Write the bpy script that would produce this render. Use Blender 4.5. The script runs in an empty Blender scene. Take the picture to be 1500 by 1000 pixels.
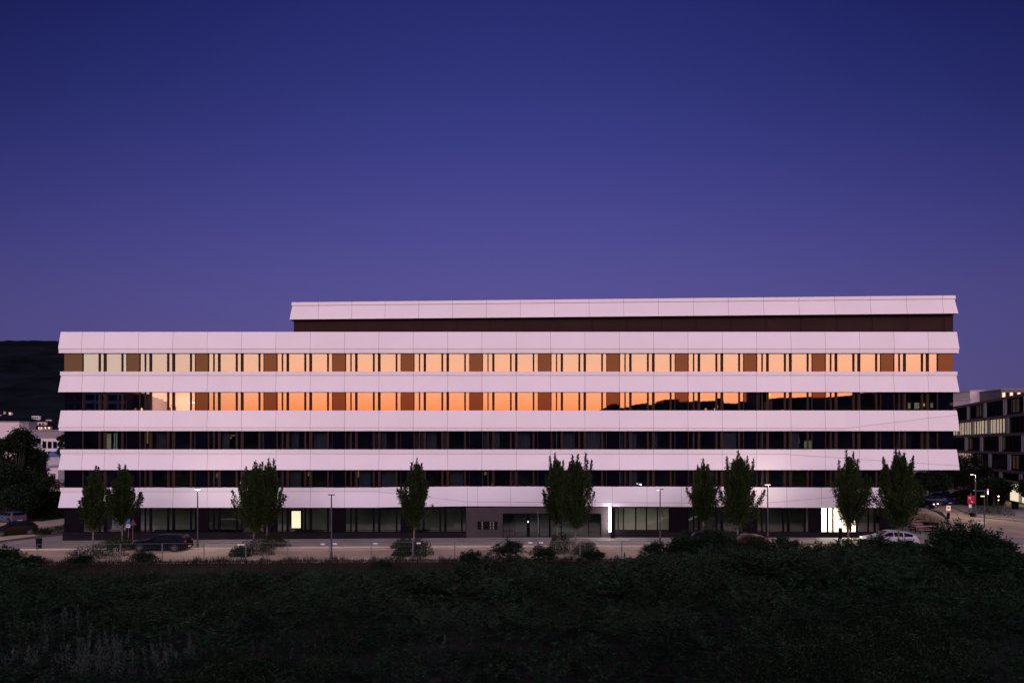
import bpy, bmesh, math, random
import numpy as np
from mathutils import Vector, Matrix
SC = bpy.context.scene
COL = SC.collection
R = math.radians
random.seed(7)
rng = np.random.default_rng(11)

# ------------------------------------------------------------------ basics
CAMZ = 9.0
HOR = 652.0            # image row of the horizon in the 1500 px photograph, 1000 px focal length


def PX(px, Y):
    return (px - 750.0) * Y / 1000.0


def PZ(py, Y):
    return CAMZ - (py - HOR) * Y / 1000.0


def gz(x):
    return -0.35 * min(1.0, max(0.0, -x / 50.0))


def G(px, py):
    Y = CAMZ * 1000.0 / (py - HOR)
    X = PX(px, Y)
    Y = (CAMZ - gz(X)) * 1000.0 / (py - HOR)
    return (PX(px, Y), Y)


def lin(c):
    return tuple(((v / 255.0) / 12.92 if v / 255.0 <= 0.04045 else ((v / 255.0 + 0.055) / 1.055) ** 2.4) for v in c)


# ------------------------------------------------------------------ materials
MATS = {}


def mat(name, col, rough=0.6, metal=0.0, spec=0.5, var=0.0, vscale=2.0, emit=None, estr=0.0, bump=0.0, bscale=20.0,
        trans=0.0, island=0.0, coat=0.0):
    if name in MATS:
        return MATS[name]
    m = bpy.data.materials.new(name)
    m.use_nodes = True
    nt = m.node_tree
    b = nt.nodes['Principled BSDF']
    b.inputs['Base Color'].default_value = (*col, 1)
    b.inputs['Roughness'].default_value = rough
    b.inputs['Metallic'].default_value = metal
    b.inputs['Specular IOR Level'].default_value = spec
    b.inputs['Coat Weight'].default_value = coat
    tc = nt.nodes.new('ShaderNodeTexCoord')
    if var > 0 or island > 0:
        last = None
        if var > 0:
            nz = nt.nodes.new('ShaderNodeTexNoise')
            nz.inputs['Scale'].default_value = vscale
            nz.inputs['Detail'].default_value = 6
            nt.links.new(tc.outputs['Object'], nz.inputs['Vector'])
            mr = nt.nodes.new('ShaderNodeMapRange')
            mr.inputs['From Min'].default_value = 0.3
            mr.inputs['From Max'].default_value = 0.7
            mr.inputs['To Min'].default_value = 1 - var
            mr.inputs['To Max'].default_value = 1 + var
            nt.links.new(nz.outputs['Fac'], mr.inputs['Value'])
            last = mr.outputs['Result']
        if island > 0:
            g = nt.nodes.new('ShaderNodeNewGeometry')
            mr2 = nt.nodes.new('ShaderNodeMapRange')
            mr2.inputs['To Min'].default_value = 1 - island
            mr2.inputs['To Max'].default_value = 1 + island
            nt.links.new(g.outputs['Random Per Island'], mr2.inputs['Value'])
            if last is not None:
                mm = nt.nodes.new('ShaderNodeMath')
                mm.operation = 'MULTIPLY'
                nt.links.new(last, mm.inputs[0])
                nt.links.new(mr2.outputs['Result'], mm.inputs[1])
                last = mm.outputs[0]
            else:
                last = mr2.outputs['Result']
        vm = nt.nodes.new('ShaderNodeVectorMath')
        vm.operation = 'SCALE'
        vm.inputs[0].default_value = col
        nt.links.new(last, vm.inputs['Scale'])
        nt.links.new(vm.outputs[0], b.inputs['Base Color'])
    if bump > 0:
        nz2 = nt.nodes.new('ShaderNodeTexNoise')
        nz2.inputs['Scale'].default_value = bscale
        nz2.inputs['Detail'].default_value = 4
        nt.links.new(tc.outputs['Object'], nz2.inputs['Vector'])
        bp = nt.nodes.new('ShaderNodeBump')
        bp.inputs['Strength'].default_value = bump
        bp.inputs['Distance'].default_value = 0.05
        nt.links.new(nz2.outputs['Fac'], bp.inputs['Height'])
        nt.links.new(bp.outputs[0], b.inputs['Normal'])
    if emit is not None:
        b.inputs['Emission Color'].default_value = (*emit, 1)
        b.inputs['Emission Strength'].default_value = estr
    if trans > 0:
        t = nt.nodes.new('ShaderNodeBsdfTranslucent')
        t.inputs['Color'].default_value = (col[0] * 1.3, col[1] * 1.4, col[2] * 0.7, 1)
        mx = nt.nodes.new('ShaderNodeMixShader')
        mx.inputs[0].default_value = trans
        out = nt.nodes['Material Output']
        nt.links.new(b.outputs[0], mx.inputs[1])
        nt.links.new(t.outputs[0], mx.inputs[2])
        nt.links.new(mx.outputs[0], out.inputs['Surface'])
    MATS[name] = m
    return m


def glass(name, refl, tint, tcol, rough=0.0, wave=0.0):
    """coated facade glazing: mirror-like reflection mixed with a tinted see-through layer"""
    m = bpy.data.materials.new(name)
    m.use_nodes = True
    nt = m.node_tree
    nt.nodes.clear()
    out = nt.nodes.new('ShaderNodeOutputMaterial')
    gl = nt.nodes.new('ShaderNodeBsdfGlossy')
    gl.inputs['Color'].default_value = (*tint, 1)
    gl.inputs['Roughness'].default_value = rough
    tr = nt.nodes.new('ShaderNodeBsdfTransparent')
    tr.inputs['Color'].default_value = (*tcol, 1)
    mx = nt.nodes.new('ShaderNodeMixShader')
    fr = nt.nodes.new('ShaderNodeFresnel')
    fr.inputs['IOR'].default_value = 1.5
    ma = nt.nodes.new('ShaderNodeMath')
    ma.operation = 'MULTIPLY_ADD'
    ma.inputs[1].default_value = 1 - refl
    ma.inputs[2].default_value = refl
    nt.links.new(fr.outputs[0], ma.inputs[0])
    nt.links.new(ma.outputs[0], mx.inputs[0])
    nt.links.new(tr.outputs[0], mx.inputs[1])
    nt.links.new(gl.outputs[0], mx.inputs[2])
    nt.links.new(mx.outputs[0], out.inputs['Surface'])
    if wave > 0:
        tc = nt.nodes.new('ShaderNodeTexCoord')
        nz = nt.nodes.new('ShaderNodeTexNoise')
        nz.inputs['Scale'].default_value = 0.9
        nz.inputs['Detail'].default_value = 1
        bp = nt.nodes.new('ShaderNodeBump')
        bp.inputs['Strength'].default_value = wave
        bp.inputs['Distance'].default_value = 0.01
        nt.links.new(tc.outputs['Object'], nz.inputs['Vector'])
        nt.links.new(nz.outputs['Fac'], bp.inputs['Height'])
        nt.links.new(bp.outputs[0], gl.inputs['Normal'])
    MATS[name] = m
    return m


M = {}
M['white'] = mat('white_panel', (0.83, 0.775, 0.81), rough=0.38, spec=0.5, var=0.025, vscale=0.35, island=0.022)
M['joint'] = mat('panel_joint', (0.34, 0.20, 0.21), rough=0.8)
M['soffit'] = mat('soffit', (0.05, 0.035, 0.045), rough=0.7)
M['frame'] = mat('bronze_frame', (0.030, 0.012, 0.009), rough=0.6, spec=0.15, metal=0.0, var=0.1, vscale=3)
M['gf_frame'] = mat('dark_frame', (0.008, 0.006, 0.009), rough=0.85, spec=0.02)
M['pent'] = mat('maroon_cladding', (0.026, 0.008, 0.008), rough=0.6, spec=0.12, var=0.12, vscale=0.4)
M['plinth'] = mat('dark_plinth', (0.017, 0.013, 0.018), rough=0.8, spec=0.04, var=0.2, vscale=0.8, bump=0.1)
M['entrywall'] = mat('grey_stone_cladding', (0.066, 0.052, 0.053), rough=0.7, spec=0.15, var=0.12, vscale=0.7, bump=0.1)
M['inner'] = mat('interior_plaster', (0.30, 0.31, 0.34), rough=0.9, var=0.35, vscale=0.35)
M['innerfloor'] = mat('interior_carpet', (0.05, 0.045, 0.04), rough=0.9)
M['blind'] = mat('blind_fabric', (0.21, 0.23, 0.30), rough=0.9, var=0.3, vscale=6)
M['litwall'] = mat('lit_plaster', (0.80, 0.72, 0.64), rough=0.9)
M['glass'] = glass('facade_glass', 0.46, (0.93, 0.88, 0.84), (0.62, 0.68, 0.68), wave=0.012)
M['gfglass'] = glass('shop_glass', 0.12, (0.9, 0.9, 0.9), (0.72, 0.80, 0.72), wave=0.012)
M['carglass'] = mat('car_glass', (0.003, 0.005, 0.012), rough=0.05, spec=0.05)
# brown spandrel glass: opaque backing seen through reflecting pane
m = mat('brown_spandrel_glass', (0.003, 0.003, 0.008), rough=0.02, spec=0.0)
nt = m.node_tree
b = nt.nodes['Principled BSDF']
b.inputs['Roughness'].default_value = 0.6
gl = nt.nodes.new('ShaderNodeBsdfGlossy')
gl.inputs['Roughness'].default_value = 0.02
gl.inputs['Color'].default_value = (0.80, 0.44, 0.25, 1)
mx = nt.nodes.new('ShaderNodeMixShader')
mx.inputs[0].default_value = 0.125
nt.links.new(b.outputs[0], mx.inputs[1])
nt.links.new(gl.outputs[0], mx.inputs[2])
nt.links.new(mx.outputs[0], nt.nodes['Material Output'].inputs['Surface'])
M['brown'] = m
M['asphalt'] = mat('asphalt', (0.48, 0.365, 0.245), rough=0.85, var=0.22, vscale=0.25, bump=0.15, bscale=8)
M['asphalt2'] = mat('side_asphalt', (0.13, 0.085, 0.07), rough=0.85, var=0.2, vscale=0.3, bump=0.15, bscale=8)
M['paving'] = mat('pale_paving', (0.35, 0.305, 0.25), rough=0.85, var=0.18, vscale=0.5, bump=0.1)
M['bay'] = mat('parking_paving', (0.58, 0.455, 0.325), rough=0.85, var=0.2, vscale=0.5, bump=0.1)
M['kerb'] = mat('kerb_stone', (0.56, 0.45, 0.34), rough=0.8, var=0.15, vscale=1.5)
M['soil'] = mat('soil', (0.013, 0.011, 0.009), rough=0.95, var=0.4, vscale=0.6)
M['leaf'] = mat('street_tree_leaf', (0.024, 0.040, 0.012), rough=0.55, spec=0.1, island=0.5, var=0.3, vscale=1.2, trans=0.2)
M['leafd'] = mat('dark_leaf', (0.014, 0.024, 0.012), rough=0.6, spec=0.1, island=0.5, var=0.4, vscale=0.6, trans=0.15)
M['leafs'] = mat('shrub_leaf', (0.013, 0.032, 0.014), rough=0.55, spec=0.1, island=0.6, var=0.6, vscale=0.3, trans=0.2)
M['leafb'] = mat('bush_leaf', (0.026, 0.036, 0.016), rough=0.6, spec=0.1, island=0.5, var=0.3, vscale=1.0, trans=0.2)
M['weed'] = mat('silvery_weed', (0.058, 0.072, 0.062), rough=0.7, spec=0.1, island=0.4, var=0.5, vscale=0.4, trans=0.15)
M['grass'] = mat('dry_grass', (0.030, 0.027, 0.016), rough=0.8, spec=0.1, island=0.5, var=0.4, vscale=0.3, trans=0.2)
M['ograss'] = mat('straw_grass', (0.30, 0.22, 0.13), rough=0.8, island=0.3, trans=0.2)
M['bark'] = mat('bark', (0.16, 0.12, 0.10), rough=0.9, var=0.3, vscale=8)
M['barkd'] = mat('dark_bark', (0.05, 0.04, 0.03), rough=0.9, var=0.3, vscale=8)
M['pole'] = mat('pole_paint', (0.06, 0.06, 0.075), rough=0.45, metal=0.3)
M['poleg'] = mat('galvanised_steel', (0.22, 0.22, 0.24), rough=0.45, metal=0.6)
M['black'] = mat('black_plastic', (0.006, 0.006, 0.008), rough=0.6, spec=0.08)
M['rubber'] = mat('tyre_rubber', (0.012, 0.012, 0.012), rough=0.85)
M['rim'] = mat('alloy_rim', (0.09, 0.085, 0.085), rough=0.4, metal=0.5)
M['red'] = mat('tail_lens', (0.45, 0.01, 0.02), rough=0.15)
M['lens'] = mat('headlight_lens', (0.5, 0.5, 0.5), rough=0.1, metal=0.4)
M['platew'] = mat('number_plate', (0.6, 0.6, 0.58), rough=0.5)
M['hill'] = mat('forest_hill', (0.008, 0.011, 0.016), rough=1.0, spec=0.0, var=0.5, vscale=0.02)
M['city'] = mat('dusk_masonry', (0.05, 0.045, 0.05), rough=0.9, var=0.2, vscale=0.05)
M['wood'] = mat('bench_wood', (0.34, 0.20, 0.16), rough=0.7, var=0.2, vscale=5)
M['signred'] = mat('sign_red', (0.30, 0.008, 0.045), rough=0.6, spec=.1, emit=(0.4, 0.012, 0.06), estr=0.10)
M['signyel'] = mat('sign_yellow', (0.8, 0.5, 0.15), rough=0.4, emit=(0.8, 0.5, 0.2), estr=0.25)
M['signblue'] = mat('sign_blue', (0.01, 0.10, 0.55), rough=0.35)
M['signwhite'] = mat('sign_white', (0.75, 0.75, 0.78), rough=0.4)
M['signbrown'] = mat('sign_back_brown', (0.20, 0.09, 0.05), rough=0.5)
M['warm_e'] = mat('lamp_warm', (1, 0.9, 0.7), emit=(1.0, 0.78, 0.45), estr=6)
M['white_e'] = mat('lamp_white', (1, 1, 1), emit=(1.0, 0.93, 0.88), estr=6)
M['sign_e'] = mat('light_column', (1, 1, 1), emit=(1.0, 0.93, 1.0), estr=16.0)


# ------------------------------------------------------------------ mesh helpers
def tag(o, label=None, cat=None, group=None, kind=None):
    if label:
        o['label'] = label
    if cat:
        o['category'] = cat
    if group:
        o['group'] = group
    if kind:
        o['kind'] = kind
    return o


def thing(name, label, cat, loc=(0, 0, 0), rz=0.0, group=None):
    o = bpy.data.objects.new(name, None)
    o.empty_display_size = 0.3
    COL.objects.link(o)
    o.location = loc
    o.rotation_euler = (0, 0, rz)
    return tag(o, label, cat, group)


def mesh_obj(name, verts, faces, mats, parent=None, fmat=None, smooth=False):
    me = bpy.data.meshes.new(name)
    me.from_pydata([tuple(v) for v in verts], [], faces)
    if not isinstance(mats, (list, tuple)):
        mats = [mats]
    for mm in mats:
        me.materials.append(mm)
    if fmat is not None:
        me.polygons.foreach_set('material_index', fmat)
    if smooth:
        me.polygons.foreach_set('use_smooth', [True] * len(me.polygons))
    me.update()
    o = bpy.data.objects.new(name, me)
    COL.objects.link(o)
    if parent is not None:
        o.parent = parent
    return o


class MB:
    """collects boxes, bars, tubes and quads and links them as one mesh object"""
    def __init__(self):
        self.v, self.f, self.m = [], [], []

    def quad(self, a, b, c, d, mi=0):
        n = len(self.v)
        self.v += [a, b, c, d]
        self.f.append((n, n + 1, n + 2, n + 3))
        self.m.append(mi)

    def box(self, x0, x1, y0, y1, z0, z1, mi=0):
        n = len(self.v)
        self.v += [(x0, y0, z0), (x1, y0, z0), (x1, y1, z0), (x0, y1, z0), (x0, y0, z1), (x1, y0, z1), (x1, y1, z1), (x0, y1, z1)]
        for f in ((0, 3, 2, 1), (4, 5, 6, 7), (0, 1, 5, 4), (1, 2, 6, 5), (2, 3, 7, 6), (3, 0, 4, 7)):
            self.f.append(tuple(n + i for i in f))
            self.m.append(mi)

    def tube(self, p0, p1, r0, r1=None, seg=8, mi=0, caps=True):
        r1 = r0 if r1 is None else r1
        p0, p1 = Vector(p0), Vector(p1)
        d = (p1 - p0).normalized()
        a = d.orthogonal().normalized()
        bb = d.cross(a)
        n = len(self.v)
        for p, r in ((p0, r0), (p1, r1)):
            for k in range(seg):
                t = 2 * math.pi * k / seg
                q = p + (a * math.cos(t) + bb * math.sin(t)) * r
                self.v.append(tuple(q))
        for k in range(seg):
            k2 = (k + 1) % seg
            self.f.append((n + k, n + k2, n + seg + k2, n + seg + k))
            self.m.append(mi)
        if caps:
            self.f.append(tuple(n + k for k in reversed(range(seg))))
            self.m.append(mi)
            self.f.append(tuple(n + seg + k for k in range(seg)))
            self.m.append(mi)

    def obox(self, c, dx, dy, hx, hy, z0, z1, mi=0):
        """box with its own horizontal axes"""
        n = len(self.v)
        c = Vector((c[0], c[1], 0))
        dx = Vector((dx[0], dx[1], 0)).normalized()
        dy = Vector((dy[0], dy[1], 0)).normalized()
        for z in (z0, z1):
            for sx, sy in ((-1, -1), (1, -1), (1, 1), (-1, 1)):
                p = c + dx * hx * sx + dy * hy * sy
                self.v.append((p.x, p.y, z))
        for f in ((0, 3, 2, 1), (4, 5, 6, 7), (0, 1, 5, 4), (1, 2, 6, 5), (2, 3, 7, 6), (3, 0, 4, 7)):
            self.f.append(tuple(n + i for i in f))
            self.m.append(mi)

    def build(self, name, mats, parent=None, smooth=False, bevel=0.0):
        o = mesh_obj(name, self.v, self.f, mats, parent, self.m, smooth)
        if bevel > 0:
            md = o.modifiers.new('Bevel', 'BEVEL')
            md.width = bevel
            md.segments = 1
        return o


def np_quads(name, P, mats, parent=None):
    """P: (N,4,3) array of quads -> one mesh"""
    n = len(P)
    me = bpy.data.meshes.new(name)
    me.vertices.add(n * 4)
    me.vertices.foreach_set('co', P.reshape(-1).astype(np.float32))
    me.loops.add(n * 4)
    me.loops.foreach_set('vertex_index', np.arange(n * 4, dtype=np.int32))
    me.polygons.add(n)
    me.polygons.foreach_set('loop_start', np.arange(n, dtype=np.int32) * 4)
    me.polygons.foreach_set('loop_total', np.full(n, 4, dtype=np.int32))
    me.materials.append(mats)
    me.update(calc_edges=True)
    o = bpy.data.objects.new(name, me)
    COL.objects.link(o)
    if parent is not None:
        o.parent = parent
    return o


def unit(a):
    return a / np.maximum(np.linalg.norm(a, axis=-1, keepdims=True), 1e-9)


def leaf_quads(C, D, L, W):
    """rhombus leaves: centre C, direction D, length L, width W"""
    n = len(C)
    D = unit(D)
    rnd = unit(rng.normal(size=(n, 3)))
    S = unit(np.cross(D, rnd))
    L = np.broadcast_to(np.asarray(L, float).reshape(-1, 1), (n, 1))
    W = np.broadcast_to(np.asarray(W, float).reshape(-1, 1), (n, 1))
    a = C - D * L * 0.5
    c = C + D * L * 0.5
    nrm = np.cross(D, S)
    b_ = C + S * W * 0.5 + nrm * W * 0.15 - D * L * 0.08
    d_ = C - S * W * 0.5 + nrm * W * 0.15 - D * L * 0.08
    return np.stack([a, b_, c, d_], axis=1)


def copy_tree(o, parent=None):
    c = o.copy()
    COL.objects.link(c)
    if parent is not None:
        c.parent = parent
    for ch in list(o.children):
        copy_tree(ch, c)
    return c


# ------------------------------------------------------------------ camera
cam = bpy.data.cameras.new('camera')
co = bpy.data.objects.new('camera', cam)
COL.objects.link(co)
co.location = (0, 0, CAMZ)
co.rotation_euler = (R(90), 0, 0)
cam.lens = 24.0
cam.sensor_width = 36.0
cam.shift_y = (HOR - 500.0) / 1500.0
cam.clip_start = 0.1
cam.clip_end = 8000
SC.camera = co
SC.view_settings.view_transform = 'Standard'
SC.view_settings.look = 'None'
SC.view_settings.exposure = 0.0
SC.view_settings.gamma = 1.0

# ------------------------------------------------------------------ dusk sky: violet in the east, afterglow in the west
world = bpy.data.worlds.new('World')
SC.world = world
world.use_nodes = True
nt = world.node_tree
bg = nt.nodes['Background']
tc = nt.nodes.new('ShaderNodeTexCoord')
sep = nt.nodes.new('ShaderNodeSeparateXYZ')
nt.links.new(tc.outputs['Generated'], sep.inputs[0])


def mnode(op, a, b_=None, c=None):
    m_ = nt.nodes.new('ShaderNodeMath')
    m_.operation = op
    for k_, v_ in enumerate((a, b_, c)):
        if v_ is None:
            continue
        if isinstance(v_, (int, float)):
            m_.inputs[k_].default_value = v_
        else:
            nt.links.new(v_, m_.inputs[k_])
    return m_.outputs[0]


# off-axis the eastern sky darkens sooner with height
horiz = mnode('SQRT', mnode('MAXIMUM', mnode('SUBTRACT', 1.0, mnode('MULTIPLY', sep.outputs['Z'], sep.outputs['Z'])), 0.0001))
offax = mnode('SUBTRACT', 1.0, mnode('MAXIMUM', mnode('DIVIDE', sep.outputs['Y'], horiz), 0.3))
ZE = mnode('MULTIPLY', sep.outputs['Z'], mnode('MULTIPLY_ADD', offax, 1.45, 1.0))


def ramp(stops, scale=1.0):
    r = nt.nodes.new('ShaderNodeValToRGB')
    els = r.color_ramp.elements
    while len(els) > 1:
        els.remove(els[-1])
    els[0].position = stops[0][0]
    els[0].color = (*stops[0][1], 1)
    for p, c in stops[1:]:
        e = els.new(p)
        e.color = (*c, 1)
    r.color_ramp.interpolation = 'B_SPLINE' if scale == 1.0 else 'LINEAR'
    nt.links.new(ZE if scale == 1.0 else sep.outputs['Z'], r.inputs[0])
    if scale == 1.0:
        return r.outputs[0]
    v = nt.nodes.new('ShaderNodeVectorMath')
    v.operation = 'SCALE'
    v.inputs['Scale'].default_value = scale
    nt.links.new(r.outputs[0], v.inputs[0])
    return v.outputs[0]


EAST = ramp([(0.0, lin((96, 89, 138))), (0.10, lin((92, 85, 143))), (0.22, lin((87, 82, 148))), (0.33, lin((70, 69, 142))),
             (0.42, lin((56, 59, 130))), (0.50, lin((43, 50, 117))), (0.60, lin((32, 38, 104))), (1.0, lin((14, 18, 70)))])
WEST = ramp([(0.0, (0.50, 0.07, 0.02)), (0.03, (0.68, 0.15, 0.045)), (0.050, (0.72, 0.205, 0.070)), (0.066, (0.73, 0.26, 0.12)), (0.085, (0.72, 0.295, 0.16)),
             (0.108, (0.70, 0.335, 0.205)), (0.135, (0.595, 0.345, 0.235)), (0.17, (0.98, 0.68, 0.66)), (0.22, (1.15, 0.92, 1.03)), (0.32, (1.18, 0.88, 1.12)),
             (0.45, (0.52, 0.40, 0.56)), (0.65, (0.08, 0.08, 0.16)), (1.0, (0.015, 0.016, 0.06))], 3.2 * 1.0)
WESTL = ramp([(0.0, (0.30, 0.07, 0.03)), (0.03, (0.45, 0.17, 0.08)), (0.055, (0.50, 0.27, 0.15)), (0.085, (0.46, 0.355, 0.28)),
              (0.12, (0.41, 0.355, 0.31)), (0.17, (0.60, 0.50, 0.52)), (0.22, (1.05, 0.88, 1.0)), (0.32, (1.05, 0.84, 1.08)),
              (0.45, (0.46, 0.36, 0.50)), (0.65, (0.08, 0.08, 0.16)), (1.0, (0.015, 0.016, 0.06))], 3.2 * 1.0)
lmap = nt.nodes.new('ShaderNodeMapRange')
lmap.interpolation_type = 'SMOOTHSTEP'
lmap.inputs['From Min'].default_value = -0.26
lmap.inputs['From Max'].default_value = -0.56
nt.links.new(sep.outputs['X'], lmap.inputs['Value'])
mixw = nt.nodes.new('ShaderNodeMix')
mixw.data_type = 'RGBA'
nt.links.new(lmap.outputs['Result'], mixw.inputs['Factor'])
nt.links.new(WEST, mixw.inputs['A'])
nt.links.new(WESTL, mixw.inputs['B'])
WEST = mixw.outputs['Result']
# azimuth weight: 1 towards the sunset (-Y, a little to the right), 0 towards the view
dotp = nt.nodes.new('ShaderNodeVectorMath')
dotp.operation = 'DOT_PRODUCT'
dotp.inputs[1].default_value = (0.10, -0.995, 0.0)
nt.links.new(tc.outputs['Generated'], dotp.inputs[0])
mr = nt.nodes.new('ShaderNodeMapRange')
mr.interpolation_type = 'SMOOTHSTEP'
mr.inputs['From Min'].default_value = -0.25
mr.inputs['From Max'].default_value = 0.95
nt.links.new(dotp.outputs['Value'], mr.inputs['Value'])
mixc = nt.nodes.new('ShaderNodeMix')
mixc.data_type = 'RGBA'
nt.links.new(mr.outputs['Result'], mixc.inputs['Factor'])
edim = nt.nodes.new('ShaderNodeVectorMath')
edim.operation = 'SCALE'
nt.links.new(EAST, edim.inputs[0])
nt.links.new(mnode('MULTIPLY_ADD', offax, -1.25, 1.0), edim.inputs['Scale'])
nt.links.new(edim.outputs[0], mixc.inputs['A'])
nt.links.new(WEST, mixc.inputs['B'])
nt.links.new(mixc.outputs['Result'], bg.inputs['Color'])
bg.inputs['Strength'].default_value = 1.0


# ------------------------------------------------------------------ the setting: ground, roads, hills
def sheet(name, poly, z, material, thick=0.0, parent=None):
    """flat polygon laid on the gently falling ground; thick > 0 gives it real kerb sides"""
    bm = bmesh.new()
    vs = [bm.verts.new((p[0], p[1], 0)) for p in poly]
    f = bm.faces.new(vs)
    bm.normal_update()
    if f.normal.z < 0:
        f.normal_flip()
    for xc in (-50.0, 0.0):
        bmesh.ops.bisect_plane(bm, geom=bm.verts[:] + bm.edges[:] + bm.faces[:], plane_co=(xc, 0, 0), plane_no=(1, 0, 0))
    if thick > 0:
        ret = bmesh.ops.extrude_face_region(bm, geom=bm.faces[:])
        top = {v for v in ret['geom'] if isinstance(v, bmesh.types.BMVert)}
        for v in bm.verts:
            v.co.z = gz(v.co.x) + (z + thick if v in top else z)
    else:
        for v in bm.verts:
            v.co.z = gz(v.co.x) + z
    bmesh.ops.recalc_face_normals(bm, faces=bm.faces[:])
    me = bpy.data.meshes.new(name)
    bm.to_mesh(me)
    bm.free()
    me.materials.append(material)
    o = bpy.data.objects.new(name, me)
    COL.objects.link(o)
    if parent is None:
        o['kind'] = 'structure'
    return o


def rect(x0, x1, y0, y1):
    return [(x0, y0), (x1, y0), (x1, y1), (x0, y1)]


sheet('ground', rect(-3500, 3500, -3000, 3500), -0.012, M['soil'])
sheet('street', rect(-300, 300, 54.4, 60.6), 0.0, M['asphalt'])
# pale verge strip on the near side of the street
sheet('kerb_strip', rect(-300, 300, 53.0, 54.4), 0.0, M['kerb'], 0.06)
# pavement in front of the building with a rounded corner on the side street
pv = [(46.0, 60.9), (46.0, 70), (-43.0, 70), (-46.0, 70), (-47.2, 67.5)]
for k in range(7):
    a = math.pi + k * math.pi / 12
    pv.append((-43.7 + 4.6 * math.cos(a), 65.2 + 4.3 * math.sin(a)))
sheet('pavement', pv, 0.0, M['paving'], 0.12)
# paved parking bays between pavement and carriageway
kb = [(46.0, 60.6), (46.0, 60.9), (-43.7, 60.9), (-43.7, 60.6)]
sheet('kerb', kb, 0.0, M['kerb'], 0.125)
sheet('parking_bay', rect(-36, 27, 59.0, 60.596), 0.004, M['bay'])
# side street on the left and the pale parking area beyond it
sheet('side_street', [G(-260, 812)[:2], (-48.5, 60.604), (-47.9, 66), (-40, 78), G(92, 777), G(52, 786), G(0, 793), G(-260, 800)], 0.004, M['asphalt2'])
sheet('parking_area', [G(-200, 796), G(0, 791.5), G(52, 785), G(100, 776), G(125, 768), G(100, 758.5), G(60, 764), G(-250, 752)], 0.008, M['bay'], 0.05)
# junction on the right
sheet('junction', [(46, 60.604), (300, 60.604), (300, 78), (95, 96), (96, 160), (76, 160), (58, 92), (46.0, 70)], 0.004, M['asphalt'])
sheet('plaza', [(46.02, 60.9), (49.5, 62.5), G(1402, 772), G(1372, 752), G(1340, 738), (40, 105), (40, 70.02), (46.02, 70.02)], 0.008, M['paving'], 0.11)
sheet('far_pavement', [G(1365, 733), G(1400, 745), G(1430, 757), G(1500, 764.5), (130, 78.5), (130, 98), G(1500, 745), G(1420, 742)], 0.008, M['paving'], 0.1)
sheet('road_reflection', [G(1428, 763.5), G(1443, 763.5), G(1446, 767), G(1430, 767)], 0.010, M['signwhite'])  # pale patch painted for the bluish reflection on the road


def hillmesh(name, x0, x1, nx, y0, y1, ny, hfun, material):
    vs, fs = [], []
    for j in range(ny + 1):
        for i in range(nx + 1):
            x = x0 + (x1 - x0) * i / nx
            y = y0 + (y1 - y0) * j / ny
            vs.append((x, y, hfun(x, y)))
    for j in range(ny):
        for i in range(nx):
            a = j * (nx + 1) + i
            fs.append((a, a + 1, a + nx + 2, a + nx + 1))
    o = mesh_obj(name, vs, fs, material)
    o['kind'] = 'structure'
    return o


from mathutils import noise as mn


def sstep(t):
    t = max(0.0, min(1.0, t))
    return t * t * (3 - 2 * t)


HP = [(-900, 524), (-300, 510), (-60, 509), (0, 510), (28, 509.5), (60, 507), (85, 506.5), (200, 510), (500, 550), (900, 585), (1380, 578), (1400, 584),
      (1420, 592), (1500, 598), (2200, 606)]


def hill_h(x, y):
    px = 750 + 1000 * x / 1400.0
    for (a, ya), (b_, yb) in zip(HP, HP[1:]):
        if a <= px <= b_:
            py = ya + (yb - ya) * (px - a) / (b_ - a)
            break
    else:
        py = 508 if px < 0 else 600
    top = 9 + (HOR - py) * 1.4
    t = sstep((y - 420) / (1400.0 - 420))
    t = t if y <= 1400 else 1 - 0.4 * sstep((y - 1400) / 700)
    n = mn.noise(Vector((x * 0.05, y * 0.05, 1.3))) * 4 + mn.noise(Vector((x * 0.011, y * 0.011, 5.3))) * 5
    return -1.5 + (top + 1.5) * t + n * min(1.0, t * 2.5) * (0.35 if abs(y - 1400) < 30 else 1)


hillmesh('forested_hill', -2600, 2600, 520, 420, 2100, 84, hill_h, M['hill'])


# west side: unseen bank added behind the viewpoint to shade the foreground; far ridge
def back_h(x, y):
    t = sstep((-7 - y) / 6.0) * (1 - 0.5 * sstep((-60 - y) / 60.0))
    return -0.4 + 14.2 * t + (mn.noise(Vector((x * 0.15, y * 0.15, 0))) * 1.2 if t > 0 else 0)


hillmesh('shade_bank', -260, 260, 130, -160, -7, 40, back_h, mat('shade_bank_scrub', (0.05, 0.055, 0.075), rough=1.0, spec=0.0, var=0.7, vscale=0.3))


def ridge_h(x, y):
    t = math.exp(-((y + 1450) / 260.0) ** 2)
    return 64 * t * (1 + 0.10 * mn.noise(Vector((x * 0.004, 0.3, 0))) + 0.02 * mn.noise(Vector((x * 0.03, 2.3, 0)))) - 3


hillmesh('far_ridge', -3000, 3000, 240, -2000, -900, 22, ridge_h, M['hill'])

# ------------------------------------------------------------------ the office building
GY = 66.0                       # glazing plane
XL, XR = -43.26, 42.64          # glazing corners
office = thing('office_building', 'long six-storey office building with white folded facade bands and orange-reflecting windows',
               'office building', (0, GY, 0))


def loc(v):                    # world -> building-local
    return (v[0], v[1] - GY, v[2])


def interp(keys, x):
    if x <= keys[0][0]:
        return keys[0][1:]
    for a, b_ in zip(keys, keys[1:]):
        if a[0] <= x <= b_[0]:
            t = (x - a[0]) / (b_[0] - a[0])
            return tuple(p + (q - p) * t for p, q in zip(a[1:], b_[1:]))
    return keys[-1][1:]


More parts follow.
